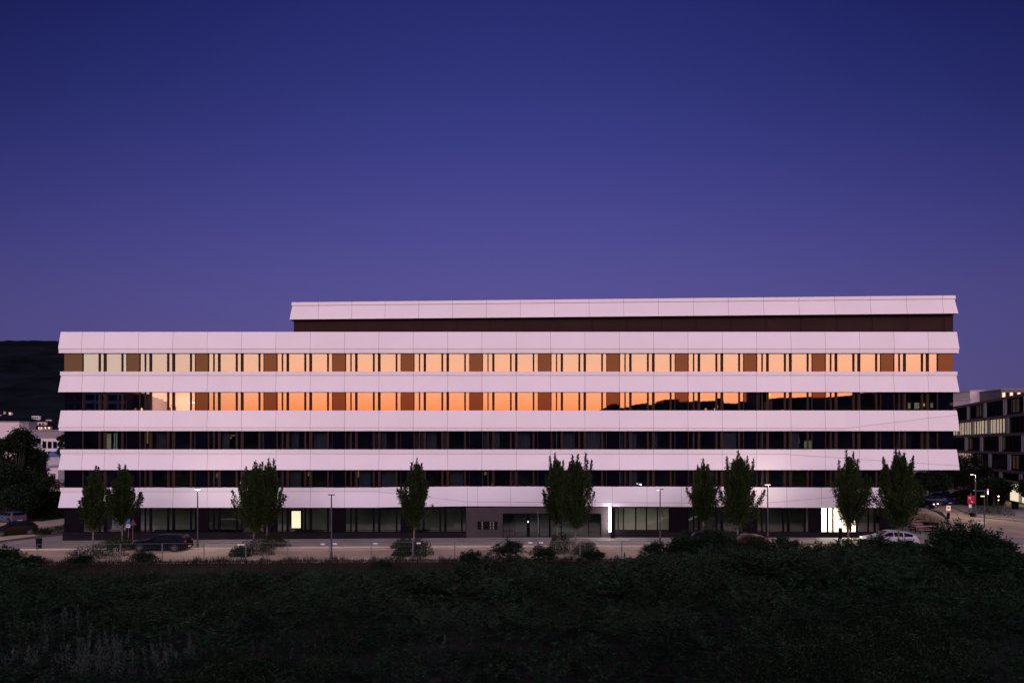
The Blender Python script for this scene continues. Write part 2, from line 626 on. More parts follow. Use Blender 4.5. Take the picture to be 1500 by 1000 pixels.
def band(L, Rr, joints, keys, depthL, depthR, gap=0.024):
    """folded white cladding band. keys: (x, zt, zk, zb, jt, jku, jkd, jb)"""
    (xl, yl), (xr, yr) = L, Rr

    def pt(x, z, j, end=0):
        y = yl + (yr - yl) * (x - xl) / (xr - xl)
        return (x + end * j, y - j, z)
    xs = [xl] + [j for j in joints if xl + 0.3 < j < xr - 0.3] + [xr]
    brk = [k[0] for k in keys if xl < k[0] < xr]
    mb = MB()
    for i in range(len(xs) - 1):
        a, b_ = xs[i], xs[i + 1]
        a2 = a + (gap / 2 if i else 0)
        b2 = b_ - (gap / 2 if i < len(xs) - 2 else 0)
        sub = [a2] + [k for k in brk if a2 + 0.01 < k < b2 - 0.01] + [b2]
        for p, q in zip(sub, sub[1:]):
            ep = -1 if p == xl else 0
            eq = 1 if q == xr else 0
            kp, kq = interp(keys, p), interp(keys, q)
            g = gap / 2
            mb.quad(loc(pt(p, kp[1] + g, kp[4], ep)), loc(pt(q, kq[1] + g, kq[4], eq)), loc(pt(q, kq[0], kq[3], eq)), loc(pt(p, kp[0], kp[3], ep)))
            mb.quad(loc(pt(p, kp[2], kp[6], ep)), loc(pt(q, kq[2], kq[6], eq)), loc(pt(q, kq[1] - g, kq[5], eq)), loc(pt(p, kp[1] - g, kp[5], ep)))
    # backing behind joints, soffit and top
    grid = sorted(set([xl, xr] + brk))
    for p, q in zip(grid, grid[1:]):
        ep = -1 if p == xl else 0
        eq = 1 if q == xr else 0
        kp, kq = interp(keys, p), interp(keys, q)
        bk = 0.05
        mb.quad(loc(pt(p, kp[1] - .016, min(kp[4], kp[5]) - bk, ep)), loc(pt(q, kq[1] - .016, min(kq[4], kq[5]) - bk, eq)), loc(pt(q, kq[0] - .02, kq[3] - bk, eq)), loc(pt(p, kp[0] - .02, kp[3] - bk, ep)), 1)
        mb.quad(loc(pt(p, kp[2] + .02, kp[6] - bk, ep)), loc(pt(q, kq[2] + .02, kq[6] - bk, eq)), loc(pt(q, kq[1] - .016, min(kq[4], kq[5]) - bk, eq)), loc(pt(p, kp[1] - .016, min(kp[4], kp[5]) - bk, ep)), 1)
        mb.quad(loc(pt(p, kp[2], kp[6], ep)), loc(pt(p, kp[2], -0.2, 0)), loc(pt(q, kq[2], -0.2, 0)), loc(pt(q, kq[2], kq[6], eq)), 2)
        mb.quad(loc(pt(p, kp[0], kp[3], ep)), loc(pt(q, kq[0], kq[3], eq)), loc(pt(q, kq[0], -0.35, 0)), loc(pt(p, kp[0], -0.35, 0)), 0)
    for (x, y, e, dep) in ((xl, yl, -1, depthL), (xr, yr, 1, depthR)):
        k = interp(keys, x)
        g = gap / 2
        n = int(dep / 3.3)
        for i in range(n):
            y0 = y + dep * i / n
            y1 = y + dep * (i + 1) / n - gap
            f0 = lambda z, j: loc((x + e * j, y0 - (j if i == 0 else 0), z))
            f1 = lambda z, j: loc((x + e * j, y1, z))
            mb.quad(f0(k[1] + g, k[4]), f1(k[1] + g, k[4]), f1(k[0], k[3]), f0(k[0], k[3]))
            mb.quad(f0(k[2], k[6]), f1(k[2], k[6]), f1(k[1] - g, k[5]), f0(k[1] - g, k[5]))
        q0, q1 = loc((x, y - 0.1, 0)), loc((x, y + dep, 0))
        zz = lambda p, z, j: (p[0] + e * j, p[1], z)
        mb.quad(zz(q0, k[2] + .02, k[6] - .05), zz(q1, k[2] + .02, k[6] - .05), zz(q1, k[1], min(k[4], k[5]) - .05), zz(q0, k[1], min(k[4], k[5]) - .05), 1)
        mb.quad(zz(q0, k[1], min(k[4], k[5]) - .05), zz(q1, k[1], min(k[4], k[5]) - .05), zz(q1, k[0] - .02, k[3] - .05), zz(q0, k[0] - .02, k[3] - .05), 1)
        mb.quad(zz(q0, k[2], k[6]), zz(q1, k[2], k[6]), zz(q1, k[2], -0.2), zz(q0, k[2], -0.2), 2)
        mb.quad(zz(q0, k[0], k[3]), zz(q1, k[0], k[3]), zz(q1, k[0], -0.35), zz(q0, k[0], -0.35), 0)
    return mb.build('facade_band', [M['white'], M['joint'], M['soffit']], office)


YB = 65.66


def kz(px, t, k, b_, jt, jku, jkd, jb):
    return (PX(px, YB), PZ(t, GY - jt), PZ(k, GY - jku), PZ(b_, GY - jb), jt, jku, jkd, jb)


JO = [PX(119.6, YB), PX(152.4, YB)] + [PX(202.6 + 50.33 * i, YB) for i in range(24)]
A_ = (.22, .38, .34, .34)
B_ = (.26, .26, .20, .38)
bA = band((XL, GY), (XR, GY), JO, [kz(0, 486, 511, 517, *A_), kz(1500, 486, 511, 517, *A_)], 20, 20)
bB = band((XL, GY), (XR, GY), JO, [kz(0, 544, 549.7, 574, *B_), kz(1500, 544, 549.7, 574, *B_)], 20, 20)
bC = band((XL, GY), (XR, GY), JO, [kz(0, 601, 625.7, 631, *A_), kz(1238, 601, 627, 631, *A_), kz(1403, 601, 607, 631, .22, .27, .27, .38)], 20, 20)
bD = band((XL, GY), (XR, GY), JO, [kz(0, 658, 664, 688, *B_), kz(1150, 658, 665, 688, *B_), kz(1404, 658, 682, 688, .22, .36, .36, .38)], 20, 20)
XE = PX(1312, GY)
JE = JO[:12] + [PX(p, YB) for p in (652.8, 684.6, 699.8, 748.4, 798, 848, 897, 948, 998.5, 1052, 1102, 1153, 1204, 1254)]
bE = band((XL, GY), (XE, GY), JE, [kz(0, 714, 720, 743.3, *B_), kz(550, 714, 719.6, 743, *B_), kz(582, 713.2, 723, 742.3, .24, .26, .24, .37),
                                   kz(684, 712.3, 734.3, 741, .18, .32, .30, .30), kz(1080, 712.6, 736.5, 742, .18, .32, .30, .30),
                                   kz(1124, 713.6, 736, 743, .18, .32, .30, .32), kz(1290, 714, 722, 743.3, .24, .26, .24, .38)], 20, 20)
# set-back attic storey, turned a little in plan
PL, PR = (-22.02, 69.1), (42.5, 65.95)
ymid = lambda x: PL[1] + (PR[1] - PL[1]) * (x - PL[0]) / (PR[0] - PL[0])
kP = (PL[0], 23.42, 23.08, 21.66, .22, .22, .16, .38)
JP = [PL[0] + (PR[0] - PL[0]) * i / 19.05 - 0.85 for i in range(1, 20)]
band(PL, PR, JP, [kP, (PR[0],) + kP[1:]], 15, 18)
mb = MB()
mb.quad(loc((PL[0] - .1, PL[1] + .1, 19.3)), loc((PR[0] + .28, PR[1] + .25, 19.3)), loc((PR[0] + .28, PR[1] + .25, 21.75)), loc((PL[0] - .1, PL[1] + .1, 21.75)))
mb.quad(loc((PL[0] - .1, PL[1] + .1, 19.3)), loc((PL[0] - .1, 84, 19.3)), loc((PL[0] - .1, 84, 21.75)), loc((PL[0] - .1, PL[1] + .1, 21.75)))
mb.quad(loc((PR[0] + .28, PR[1] + .25, 19.3)), loc((PR[0] + .28, 84, 19.3)), loc((PR[0] + .28, 84, 21.75)), loc((PR[0] + .28, PR[1] + .25, 21.75)))
for i in range(1, 20):          # standing seams of the attic cladding
    x = JP[i - 1] + 0.4
    y = ymid(x) + 0.1
    if x < PR[0] - .4:
        mb.box(x - .012, x + .012, y - GY - 0.01, y - GY + .04, 19.35, 21.7)
mb.build('attic_wall', M['pent'], office)
mb = MB()
mb.quad(loc((PL[0], PL[1], 23.3)), loc((PR[0], PR[1], 23.3)), loc((PR[0], 84, 23.3)), loc((PL[0], 84, 23.3)))
mb.box(XL + .1, XR - .1, .35, 19.9, 18.9, 19.3)
mb.build('roof', M['city'], office)
# slabs, rear and inner walls
zrows = {5: (544, 517), 4: (601, 574), 3: (658, 631), 2: (714, 688)}


def ZR(r):
    return PZ(zrows[r][0], 65.75) - .10, PZ(zrows[r][1], 65.65) + .12


GF0, GF1 = 0.60, 3.02
rows = {r: ZR(r) for r in zrows}
lv = [(-0.4, 0.2, 'g')]
for r in (2, 3, 4, 5):
    z0 = rows[r - 1][1] if r > 2 else GF1
    mb = MB()
    mb.box(XL + .2, XR - .2 if r > 2 else XE - .2, .16, 19.8, z0, rows[r][0])
    mb.build('floor_slab', M['innerfloor'], office)
mb = MB()
mb.box(XL + .2, XR - .2, .16, 19.8, rows[5][1], 18.9)
mb.build('roof_slab', M['inner'], office)
mb = MB()
for r in (2, 3, 4, 5):
    mb.box(XL + .5, XR - .5 if r > 2 else XE - .5, 6.0, 6.2, rows[r][0] + .002, rows[r][1] - .002)
mb.box(XL + .5, XE - .3, 7.0, 7.2, 0.0, GF1 - .002)
mb.build('inner_wall', M['inner'], office)
mb = MB()
mb.box(XL, XR, 19.8, 20.0, -.4, 19)
mb.build('rear_wall', M['plinth'], office)
# partitions between rooms
PITCH, B0 = 100.36, 205.0
for r in (2, 3, 4, 5):
    for k in range(-1, 12):
        x = PX(B0 + PITCH * k - 10, GY)
        if (k * 7 + r * 3) % 5 < 3 and not (r == 2 and k > 10):
            mb = MB()
            mb.box(x - .06, x + .06, .3, 5.99, rows[r][0] + .003, rows[r][1] - .003)
            mb.build('partition_wall', M['inner'], office)

# windows: one ribbon per 6.6 m bay
PANES = [(0.8, 7.2), (9.0, 14.2), (17.6, 40.2), (42.8, 47.6), (51.3, 73.6), (76.0, 80.8)]


def ribbon(px0, px1, panes, z0, z1, mf, mg, y=0.0, name='window'):
    """one bay of glazing: panes as one mesh, its frame as child"""
    g = MB()
    for a, b_ in panes:
        # no two panes are set perfectly true
        tx, tz = random.gauss(0, .0009) * (b_ - a) * .066, random.gauss(0, .0005) * (z1 - z0)
        g.quad((PX(a, GY) - .02, y - tx - tz, z0 + .02), (PX(b_, GY) + .02, y + tx - tz, z0 + .02), (PX(b_, GY) + .02, y + tx + tz, z1 - .02), (PX(a, GY) - .02, y - tx + tz, z1 - .02))
    w = g.build(name, mg, office)
    f = MB()
    e = [px0] + [c for p in panes for c in p] + [px1]
    for i in range(0, len(e), 2):
        if e[i + 1] - e[i] > 0.05:
            f.box(PX(e[i], GY), PX(e[i + 1], GY), y - .07, y + .06, z0, z1)
    X0, X1 = PX(px0, GY), PX(px1, GY)
    f.box(X0 - .001, X1 + .001, y - .055, y + .055, z0 - .05, z0 + .05)
    f.box(X0 - .001, X1 + .001, y - .055, y + .055, z1 - .07, z1 + .03)
    f.build('frame', mf, w)
    return w


def spandrel(px0, px1, z0, z1, y=-.03):
    mb = MB()
    mb.box(PX(px0, GY), PX(px1, GY), y, y + .08, z0, z1)
    return mb.build('spandrel_panel', M['brown'], office)


for r in (5, 4, 3, 2):
    z0, z1 = rows[r]
    spandrel(94.5, 121.2, z0, z1)
    ribbon(121.2, 186.0, [(104.64 + a, 104.64 + b_) for a, b_ in PANES[2:]], z0, z1, M['frame'], M['glass'])
    for k in range(0, 12):
        B = B0 + PITCH * k
        spandrel(B - 18.9, B - .4, z0, z1)
        if r == 2 and k == 11:
            spandrel(B - .4, 1312, z0, z1)
        elif k < 11:
            ribbon(B - .4, B + 81.5, [(B + a, B + b_) for a, b_ in PANES], z0, z1, M['frame'], M['glass'])
        else:
            ribbon(B - .4, 1373.6, [(B + a, B + b_) for a, b_ in PANES[:4]] + [(1360.3, 1372.4)], z0, z1, M['frame'], M['glass'])
    if r > 2:
        spandrel(1373.6, 1396.0, z0, z1)
    # side facades
    for x, e in ((XL, -1), (XR if r > 2 else XE, 1)):
        g = MB()
        ya_, yb2 = (.1, 19.7) if e > 0 else (19.7, .1)
        g.quad((x, ya_, z0), (x, yb2, z0), (x, yb2, z1), (x, ya_, z1))
        w = g.build('window', M['glass'], office)
        f = MB()
        for i in range(9):
            yy = .1 + i * 2.45
            f.box(x - .06, x + .06, yy, yy + .15 + (i % 3 == 0) * .9, z0, z1)
        f.box(x - .05, x + .05, .1, 19.7, z0 - .03, z0 + .05)
        f.box(x - .05, x + .05, .1, 19.7, z1 - .07, z1 + .02)
        f.build('frame', M['frame'], w)

# blinds and curtains seen dimly behind the glass
random.seed(5)
for r in (3, 2):
    z0, z1 = rows[r]
    for k in range(-1, 12):
        B = B0 + PITCH * k
        for (a, b_) in PANES:
            if (k == -1 and a < 17) or B + b_ > 1375 or (r == 2 and k == 11):
                continue
            if random.random() < 0.36:
                mb = MB()
                xa, xb = PX(B + a, GY), PX(B + b_, GY)
                wd = (xb - xa) * random.uniform(.3, 1)
                y = random.uniform(.25, .9)
                n = max(2, int(wd / .12))
                for i in range(n):
                    x0 = xa + wd * i / n
                    x1 = xa + wd * (i + 1) / n
                    mb.quad((x0, y + (i % 2) * .05, z0 + .05), (x1, y + ((i + 1) % 2) * .05, z0 + .05), (x1, y + ((i + 1) % 2) * .05, z1 - .1), (x0, y + (i % 2) * .05, z1 - .1))
                mb.build('curtain', M['blind'], office)

# ground floor --------------------------------------------------------------
PLINTH = MB()
PLINTH.box(XL - .10, PX(683, GY), -.14, .12, -.42, GF0)
PLINTH.box(PX(900, GY), XE, -.14, .12, -.42, GF0 + .25 * 0)
PLINTH.build('plinth', M['plinth'], office)
mb = MB()
mb.box(XL, PX(121, GY), -.05, .2, GF0, GF1)
mb.build('corner_wall', M['gf_frame'], office)
GFP = []
ribbon(121.2, 186.0, [(104.64 + a, 104.64 + b_) for a, b_ in PANES[2:]], GF0, GF1, M['gf_frame'], M['gfglass'])
mb = MB()


def gfpanel(a, b_):
    mb = MB()
    mb.box(PX(a, GY), PX(b_, GY), -.03, .08, GF0, GF1)
    mb.build('wall_panel', M['gf_frame'], office)


for k in range(0, 5):
    B = B0 + PITCH * k
    gfpanel(B - 18.9, B - .4)
    if k < 4:
        ribbon(B - .4, B + 81.5, [(B + a, B + b_) for a, b_ in PANES], GF0, GF1, M['gf_frame'], M['gfglass'])
    else:
        ribbon(B - .4, 683, [(605.5 + a * .95, 605.5 + b_ * .95) for a, b_ in PANES], GF0, GF1, M['gf_frame'], M['gfglass'])
# entrance wall with door opening
mb = MB()
mb.box(PX(683, GY), PX(736.5, GY), -.10, .25, -.2, GF1)
mb.box(PX(736.5, GY), PX(880.5, GY), -.10, .25, PZ(751.5, GY), GF1)
mb.box(PX(880.5, GY), PX(900, GY), -.10, .25, -.2, GF1)
mb.build('entrance_wall', M['entrywall'], office)
zt = PZ(751.5, GY)
ribbon(736.5, 773.0, [(737.6, 745.5), (746.2, 753.8), (754.4, 771.6)], .14, zt, M['gf_frame'], M['gfglass'], .05)
ribbon(805.5, 880.5, [(806.8, 821.5), (822.8, 842), (843, 862), (863, 879.3)], .14, zt, M['gf_frame'], M['gfglass'], .05)
dr = ribbon(773.0, 805.5, [(776.2, 787.4), (790.6, 803.8)], .14, zt, M['gf_frame'], M['gfglass'], .05, name='entrance_door')
mb = MB()
mb.tube((PX(788.8, GY), -.15, .5), (PX(788.8, GY), -.15, zt - .4), .035)
mb.build('door_handle', M['poleg'], dr)
mb = MB()
mb.box(PX(773.0, GY), PX(774.2, GY), -.085, -.055, 1.55, 1.70)
mb.build('intercom', mat('intercom_light', (1, 1, 1), emit=(.9, .9, 1), estr=3), office)
# dark letterbox field with bright slots
lb = MB()
lb.box(PX(699.8, GY), PX(728.5, GY), -.16, -.105, PZ(774.6, GY), PZ(762.8, GY))
lbo = lb.build('letterbox_panel', M['black'], office)
sl = MB()
for c in (706.5, 718.6, 722.8):
    for i in range(5):
        z = PZ(764.4 + i * 2.2, GY)
        sl.box(PX(c - .9, GY), PX(c + .9, GY), -.175, -.16, z - .018, z + .018)
sl.build('name_plate', mat('name_plate_brass', (.75, .6, .45), rough=.6), lbo)
# window group right of the light column
ribbon(900.0, 980.5, [(901.2, 904.8), (906.2, 912.6), (914, 930.4), (932.2, 946.2), (947.8, 962.4), (964, 979.6)], GF0 + .2, GF1, M['gf_frame'], M['gfglass'])
mb = MB()
mb.box(PX(900, GY), PX(980.5, GY), -.138, .1, GF0 + .001, GF0 + .2)
mb.build('window_sill', M['plinth'], office)
gfpanel(980.5, 1007.6)
B = B0 + PITCH * 8
ribbon(B - .4, B + 81.5, [(B + a, B + b_) for a, b_ in PANES], GF0, GF1, M['gf_frame'], M['gfglass'])
gfpanel(B + 81.5, B + 100)
B = B0 + PITCH * 9
ribbon(B - .4, 1184, [(B + a * .94, B + b_ * .94) for a, b_ in PANES[:6]], GF0, GF1, M['gf_frame'], M['gfglass'])
gfpanel(1184, 1202.4)
ribbon(1202.4, 1254.6, [(1203, 1211), (1213.2, 1219), (1221, 1240.5), (1241.6, 1244.6), (1246.6, 1253.8)], GF0, GF1, M['gf_frame'], M['gfglass'])
ribbon(1254.6, 1289.0, [(1256, 1271), (1272.4, 1280), (1282.4, 1288.2)], GF0, GF1, M['gf_frame'], M['gfglass'])
gfpanel(1289.0, 1312)
mb = MB()
mb.box(XE - .2, XE, .1, 19.8, -.2, GF1)
mb.build('side_wall', M['plinth'], office)


def area(name, x, y, z, sx, sy, power, color, rot=(0, 0, 0)):
    l = bpy.data.lights.new(name, 'AREA')
    l.shape = 'RECTANGLE'
    l.size, l.size_y = sx, sy
    l.energy = power
    l.color = color
    o = bpy.data.objects.new(name, l)
    COL.objects.link(o)
    o.location = (x, y, z)
    o.rotation_euler = rot
    return o


def lit_room(px0, px1, z0, z1, dep, power, color, wall=None, name='lit_room'):
    """bright room behind the glass: pale walls, ceiling lamp that emits"""
    x0, x1 = PX(px0, GY), PX(px1, GY)
    mb = MB()
    w = wall or M['litwall']
    mb.quad((x0, dep, z0), (x1, dep, z0), (x1, dep, z1), (x0, dep, z1))
    mb.quad((x0, .15, z0), (x0, dep, z0), (x0, dep, z1), (x0, .15, z1))
    mb.quad((x1, .15, z0), (x1, .15, z1), (x1, dep, z1), (x1, dep, z0))
    mb.quad((x0, .15, z0 + .01), (x1, .15, z0 + .01), (x1, dep, z0 + .01), (x0, dep, z0 + .01))
    mb.quad((x0, .15, z1 - .01), (x0, dep, z1 - .01), (x1, dep, z1 - .01), (x1, .15, z1 - .01))
    mb.build(name, w, office)
    a = area('room_light', (x0 + x1) / 2, GY + dep * .5, z1 - .06, (x1 - x0) * .7, dep * .6, power, color)
    return a


z0, z1 = rows[4]
lit_room(221.5, 287, z0, z1, 3.0, 115, (1.0, 0.52, 0.52))
# furniture of the lit corner room: door leaf, lamp, desk
mb = MB()
mb.box(PX(259, GY), PX(266, GY), 2.9, 2.98, z0 + .02, z1 - .25)
mb.build('inner_door', mat('door_leaf', (.45, .24, .16)), office)
mb = MB()
mb.box(PX(267, GY), PX(274, GY), 1.5, 1.75, z0 + .95, z0 + 1.03)
mb.build('pendant_lamp', M['white_e'], office)
mb = MB()
mb.box(PX(234, GY), PX(243, GY), 1.6, 2.2, z0 + .5, z0 + .55)
mb.box(PX(234.5, GY), PX(235, GY), 1.7, 2.1, z0 + .02, z0 + .5)
mb.box(PX(242, GY), PX(242.5, GY), 1.7, 2.1, z0 + .02, z0 + .5)
mb.box(PX(236, GY), PX(241, GY), 1.8, 1.85, z0 + .6, z0 + .85)
mb.build('desk', mat('desk_wood', (.2, .12, .1)), office)
lit_room(1202.0, 1254.6, 0.12, GF1, 3.2, 620, (1.0, 0.86, 0.80))
lit_room(1254.7, 1311, 0.12, GF1, 3.5, 6, (1.0, 0.85, 0.5), wall=M['inner'])
lit_room(900.5, 983, 0.12, GF1, 3.6, 4.2, (0.72, 0.98, 1.0), wall=M['litwall'])
lit_room(752, 884, 0.12, GF1 - .6, 4.5, 2.5, (0.7, 1.0, 0.85), wall=M['inner'])
# dim standing lights of other ground-floor rooms
for a, b_, p in ((121, 300, 9.0), (305, 590, 16.0), (592, 682, 11.0), (1008, 1090, 4), (1108, 1184, 11)):
    area('room_light', PX((a + b_) / 2, GY), GY + 3.5, GF1 - .1, (b_ - a) * .05, 2, p, (0.85, 1.0, 0.72))
# lit inner doorway at the back of one ground floor room
mb = MB()
mb.box(PX(427.2, GY + 2) * 1.0, PX(440.6, GY + 2), 2.0, 2.06, PZ(773, GY + 2), PZ(748, GY + 2))
o = mb.build('lit_doorway', mat('lit_room_glow', (1, .9, .6), emit=(1.0, .78, .60), estr=1.6), office)
mb = MB()
for a, b_, c, d in ((424.6, 427, 773, 746), (440.8, 443.2, 773, 746), (424.6, 443.2, 748, 745.6), (424.6, 443.2, 775.5, 773)):
    mb.box(PX(a, GY + 2), PX(b_, GY + 2), 1.92, 2.1, PZ(c, GY + 2), PZ(d, GY + 2))
mb.build('frame', M['gf_frame'], o)
area('room_light', PX(434, GY + 1.5), GY + 1.6, .9, .8, .2, 2, (1, .8, .45), (R(180), 0, 0))
# small lit things far inside the upper rooms
E1 = mat('dim_lamp_amber', (1, .8, .4), emit=(1, .72, .25), estr=.22)
E2 = mat('dim_room_glow', (.8, .9, .6), emit=(.62, .66, .34), estr=.30)
E3 = mat('dim_strip_glow', (.8, 1, .9), emit=(.45, .62, .5), estr=.35)
for (px, py, w, h, mm) in ((341, 637.5, 6, 1.6, E1), (338, 641, 2, 3, E1), (159.5, 646, 6, 22, E2), (167.6, 646, 1.2, 24, E3), (170.8, 646, 1.2, 24, E3),
                           (1180, 651, 3.4, 11, E2), (1186.6, 651, 4.6, 12, E2), (432, 706, 2.4, 12, E2), (525, 694, 2.4, 9, E1), (538, 692, 2, 7, E1),
                           (711, 693, 3, 5, E1), (721.5, 709, 2.6, 4, E2), (452, 694, 2, 6, E1), (318, 696, 3, 6, E1), (1170, 645, 2, 8, E1),
                           (1332, 594, 3.4, 8, E2), (1343, 594, 7, 9, E2), (1365, 593.5, 3.6, 7, E2), (246, 641, 1.6, 16, E1), (216, 640, 2, 18, E1)):
    Y = GY + 1.2
    mb = MB()
    mb.box(PX(px - w / 2, Y), PX(px + w / 2, Y), 1.2, 1.24, PZ(py + h / 2, Y), PZ(py - h / 2, Y))
    mb.build('glowing_fixture', mm, office)

# small floodlit light column standing before the wall
lc = thing('light_column', 'tall glowing white light column on a dark pylon beside the entrance', 'light', (PX(895, 65.5), 65.3, .12))
mb = MB()
mb.box(-.02, .34, .0, .06, 0, 2.95)
mb.box(-.02, .29, .06, .42, 0, 2.95)
mb.build('pylon', M['black'], lc)
mb = MB()
mb.box(.292, .325, .08, .40, .62, 2.9)
mb.build('light_panel', M['sign_e'], lc)
mb = MB()
for i in range(8):
    z = .62 + i * .292
    mb.box(-.21, -.022, .02, .3, z, z + .286)
mb.build('light_panel', M['sign_e'], lc)

mb = MB()
mb.tube((0, 0, 0), (0, 0, 2.75), .03)
mb.tube((0, 0, 0), (0, 0, .03), .12)
o = mb.build('steel_rod', M['poleg'])
o.location = (PX(788, 64.4), 64.4, .12)
tag(o, 'slim pale steel rod standing before the entrance glass', 'pole')

# ------------------------------------------------------------------ street lamps
def street_lamp(label, px, Y, h, lit=None, arm=0.0, double=False, power=0, head_w=.55):
    x = PX(px, Y)
    t = thing('street_lamp', label, 'street lamp', (x, Y, gz(x)), 0, 'street lamps')
    mb = MB()
    mb.tube((0, 0, 0), (0, 0, h), .075, .045, seg=10)
    mb.build('pole', M['pole'], t, smooth=False)
    mb = MB()
    mb.tube((0, 0, 0), (0, 0, .5), .10, .10, seg=10)
    mb.tube((0, 0, 0), (0, 0, .04), .17, .17, seg=10)
    mb.build('base', M['pole'], t)
    mb = MB()
    x0, x1 = (-head_w / 2 + arm, head_w / 2 + arm)
    mb.box(x0, x1, -.10, .10, h, h + .07)
    if abs(arm) > .3:
        mb.box(min(0, arm), max(0, arm), -.03, .03, h + .01, h + .05)
    hd = mb.build('lamp_head', M['pole'], t, bevel=.015)
    if lit:
        mb = MB()
        mb.box(x0 + .04, x1 - .04 if not double else x0 + .2, -.07, .07, h - .03, h - .002)
        mb.build('lens', lit, hd)
        if power:
            l = bpy.data.lights.new('lamp_light', 'POINT')
            l.energy = power * .42
            l.shadow_soft_size = .04
            l.color = (1, .80, .58) if lit is M['warm_e'] else (1, .88, .80)
            o = bpy.data.objects.new('lamp_light', l)
            COL.objects.link(o)
            o.parent = t
            o.location = ((x0 + x1) / 2 + .14, .10, h - .12)
    return t


street_lamp('slim grey street lamp with lit head left of the twin-crowned tree', 289.5, 60.9, 5.3, M['white_e'], power=480)
street_lamp('unlit dark street lamp left of the single middle tree', 485.5, 54.9, 5.1)
street_lamp('street lamp right of the bright light column, small lit tip', 967, 60.9, 5.05, M['white_e'], double=True, power=110, head_w=.6)
street_lamp('warm lit street lamp between the right-hand pairs of trees', 1124.5, 62.5, 5.4, M['warm_e'], power=420)
street_lamp('warm lit street lamp with left arm beside the red sign', 1429, 85.5, 5.35, M['warm_e'], arm=-.45, power=1300, head_w=.4)
street_lamp('street lamp at the left edge near the parked cars', -3, 72, 4.4, None)
# unseen lamp added outside the frame to brighten the street
street_lamp('unseen street lamp added beyond the left edge to brighten the street', -260, 60.9, 5.3, M['warm_e'], power=1500)


# ------------------------------------------------------------------ street trees
def limb_mesh(mb, p0, p1, r0, r1, bend=0.15, n=4):
    p0, p1 = Vector(p0), Vector(p1)
    prev = p0
    for i in range(1, n + 1):
        t = i / n
        q = p0.lerp(p1, t)
        rad = Vector((p1.x - p0.x, p1.y - p0.y, 0))
        q += rad * bend * math.sin(math.pi * t)
        mb.tube(prev, q, r0 + (r1 - r0) * (i - 1) / n, r0 + (r1 - r0) * t, seg=6, caps=False)
        prev = q


def street_tree(label, px, py_top, px_l, px_r, py_bot, Y, spikes=None, dens=1.0, seed=1, leafmat=None, group='young street trees'):
    """upright oval street tree: steep plumes of leaves around ascending limbs"""
    r_ = np.random.default_rng(seed)
    x = PX(px, Y)
    t = thing('street_tree', label, 'tree', (x, Y, gz(x)), 0, group)
    H = PZ(py_top, Y) - gz(x)
    H0 = PZ(py_bot, Y) - gz(x)
    xl, xr = PX(px_l, Y) - x, PX(px_r, Y) - x
    hw = (xr - xl) / 2
    cx = (xl + xr) / 2
    tb = MB()
    limb_mesh(tb, (0, 0, 0), (cx * .3, 0, H0 + .5), .085, .06, 0, 3)
    limb_mesh(tb, (cx * .3, 0, H0 + .5), (cx, 0, H * .8), .06, .015, 0, 4)
    quads = []
    ch = H - H0
    plumes = []
    nP = 84
    tq0, asym, ph = r_.uniform(.32, .50), r_.uniform(.05, .28), r_.uniform(0, 6.28)
    for i in range(nP):
        ang = i * 2.39996 + r_.uniform(-.3, .3)
        u = r_.random() ** .8
        # tip height and radius along an egg-shaped envelope
        ht = H0 + ch * (.16 + .66 * u)
        tq = (ht - H0) / ch
        env = hw * (1 + asym * math.cos(ang - ph)) * (min(1.0, .42 + tq * .6 / tq0) if tq < tq0 else max(.12, 1.05 - 1.15 * (tq - tq0) / (.92 - tq0))) * (1.0 if tq > .1 else .8)
        rad = env * r_.uniform(.62, 1.12)
        if i % 4 == 0:
            rad *= .45
        tip = np.array([cx + rad * math.cos(ang), rad * math.sin(ang), ht + ch * .10])
        base = np.array([cx * .5, 0, H0 - .05 + (ht - H0) * .35])
        plumes.append((base, tip, .235 * hw / 1.5 + .04))
    if spikes is None:
        spikes = [(r_.uniform(-.5, .5), r_.uniform(.88, 1)) for _ in range(4)] + [(0, 1.0)]
    for (sx, sh) in spikes:
        tip = np.array([cx + sx * hw, r_.uniform(-.3, .3), H0 + ch * sh])
        base = np.array([cx + sx * hw * .4, tip[1] * .5, H0 + ch * .45])
        plumes.append((base, tip, .27))
        plumes.append((base + [0, .2, 0], tip - [r_.uniform(-.2, .2), 0, ch * .09], .25))
    for (b0, tip, wd) in plumes:
        limb_mesh(tb, b0, b0 + (tip - b0) * .85, .028, .008, .12, 3)
        Lp = np.linalg.norm(tip - b0)
        n = int(100 * Lp * dens)
        s = r_.random(n) ** .75
        rad2 = np.array([tip[0] - b0[0], tip[1] - b0[1], 0])
        c = b0 + (tip - b0) * s[:, None] + rad2 * (.18 * np.sin(np.pi * s))[:, None]
        spread = wd * (1.06 - s) ** .6
        off = r_.normal(size=(n, 3)) * (spread * .55 * r_.uniform(.5, 1.7, n))[:, None]
        off[:, 2] *= 1.25
        c = c + off
        d = unit(tip - b0) * .9 + unit(off + 1e-6) * .7 + r_.normal(size=(n, 3)) * .45
        quads.append(leaf_quads(c, d, r_.uniform(.11, .20, n), r_.uniform(.055, .10, n)))
    tb.build('trunk', M['bark'], t)
    Q = np.concatenate(quads)
    np_quads('crown', Q, leafmat or M['leaf'], t)
    return t


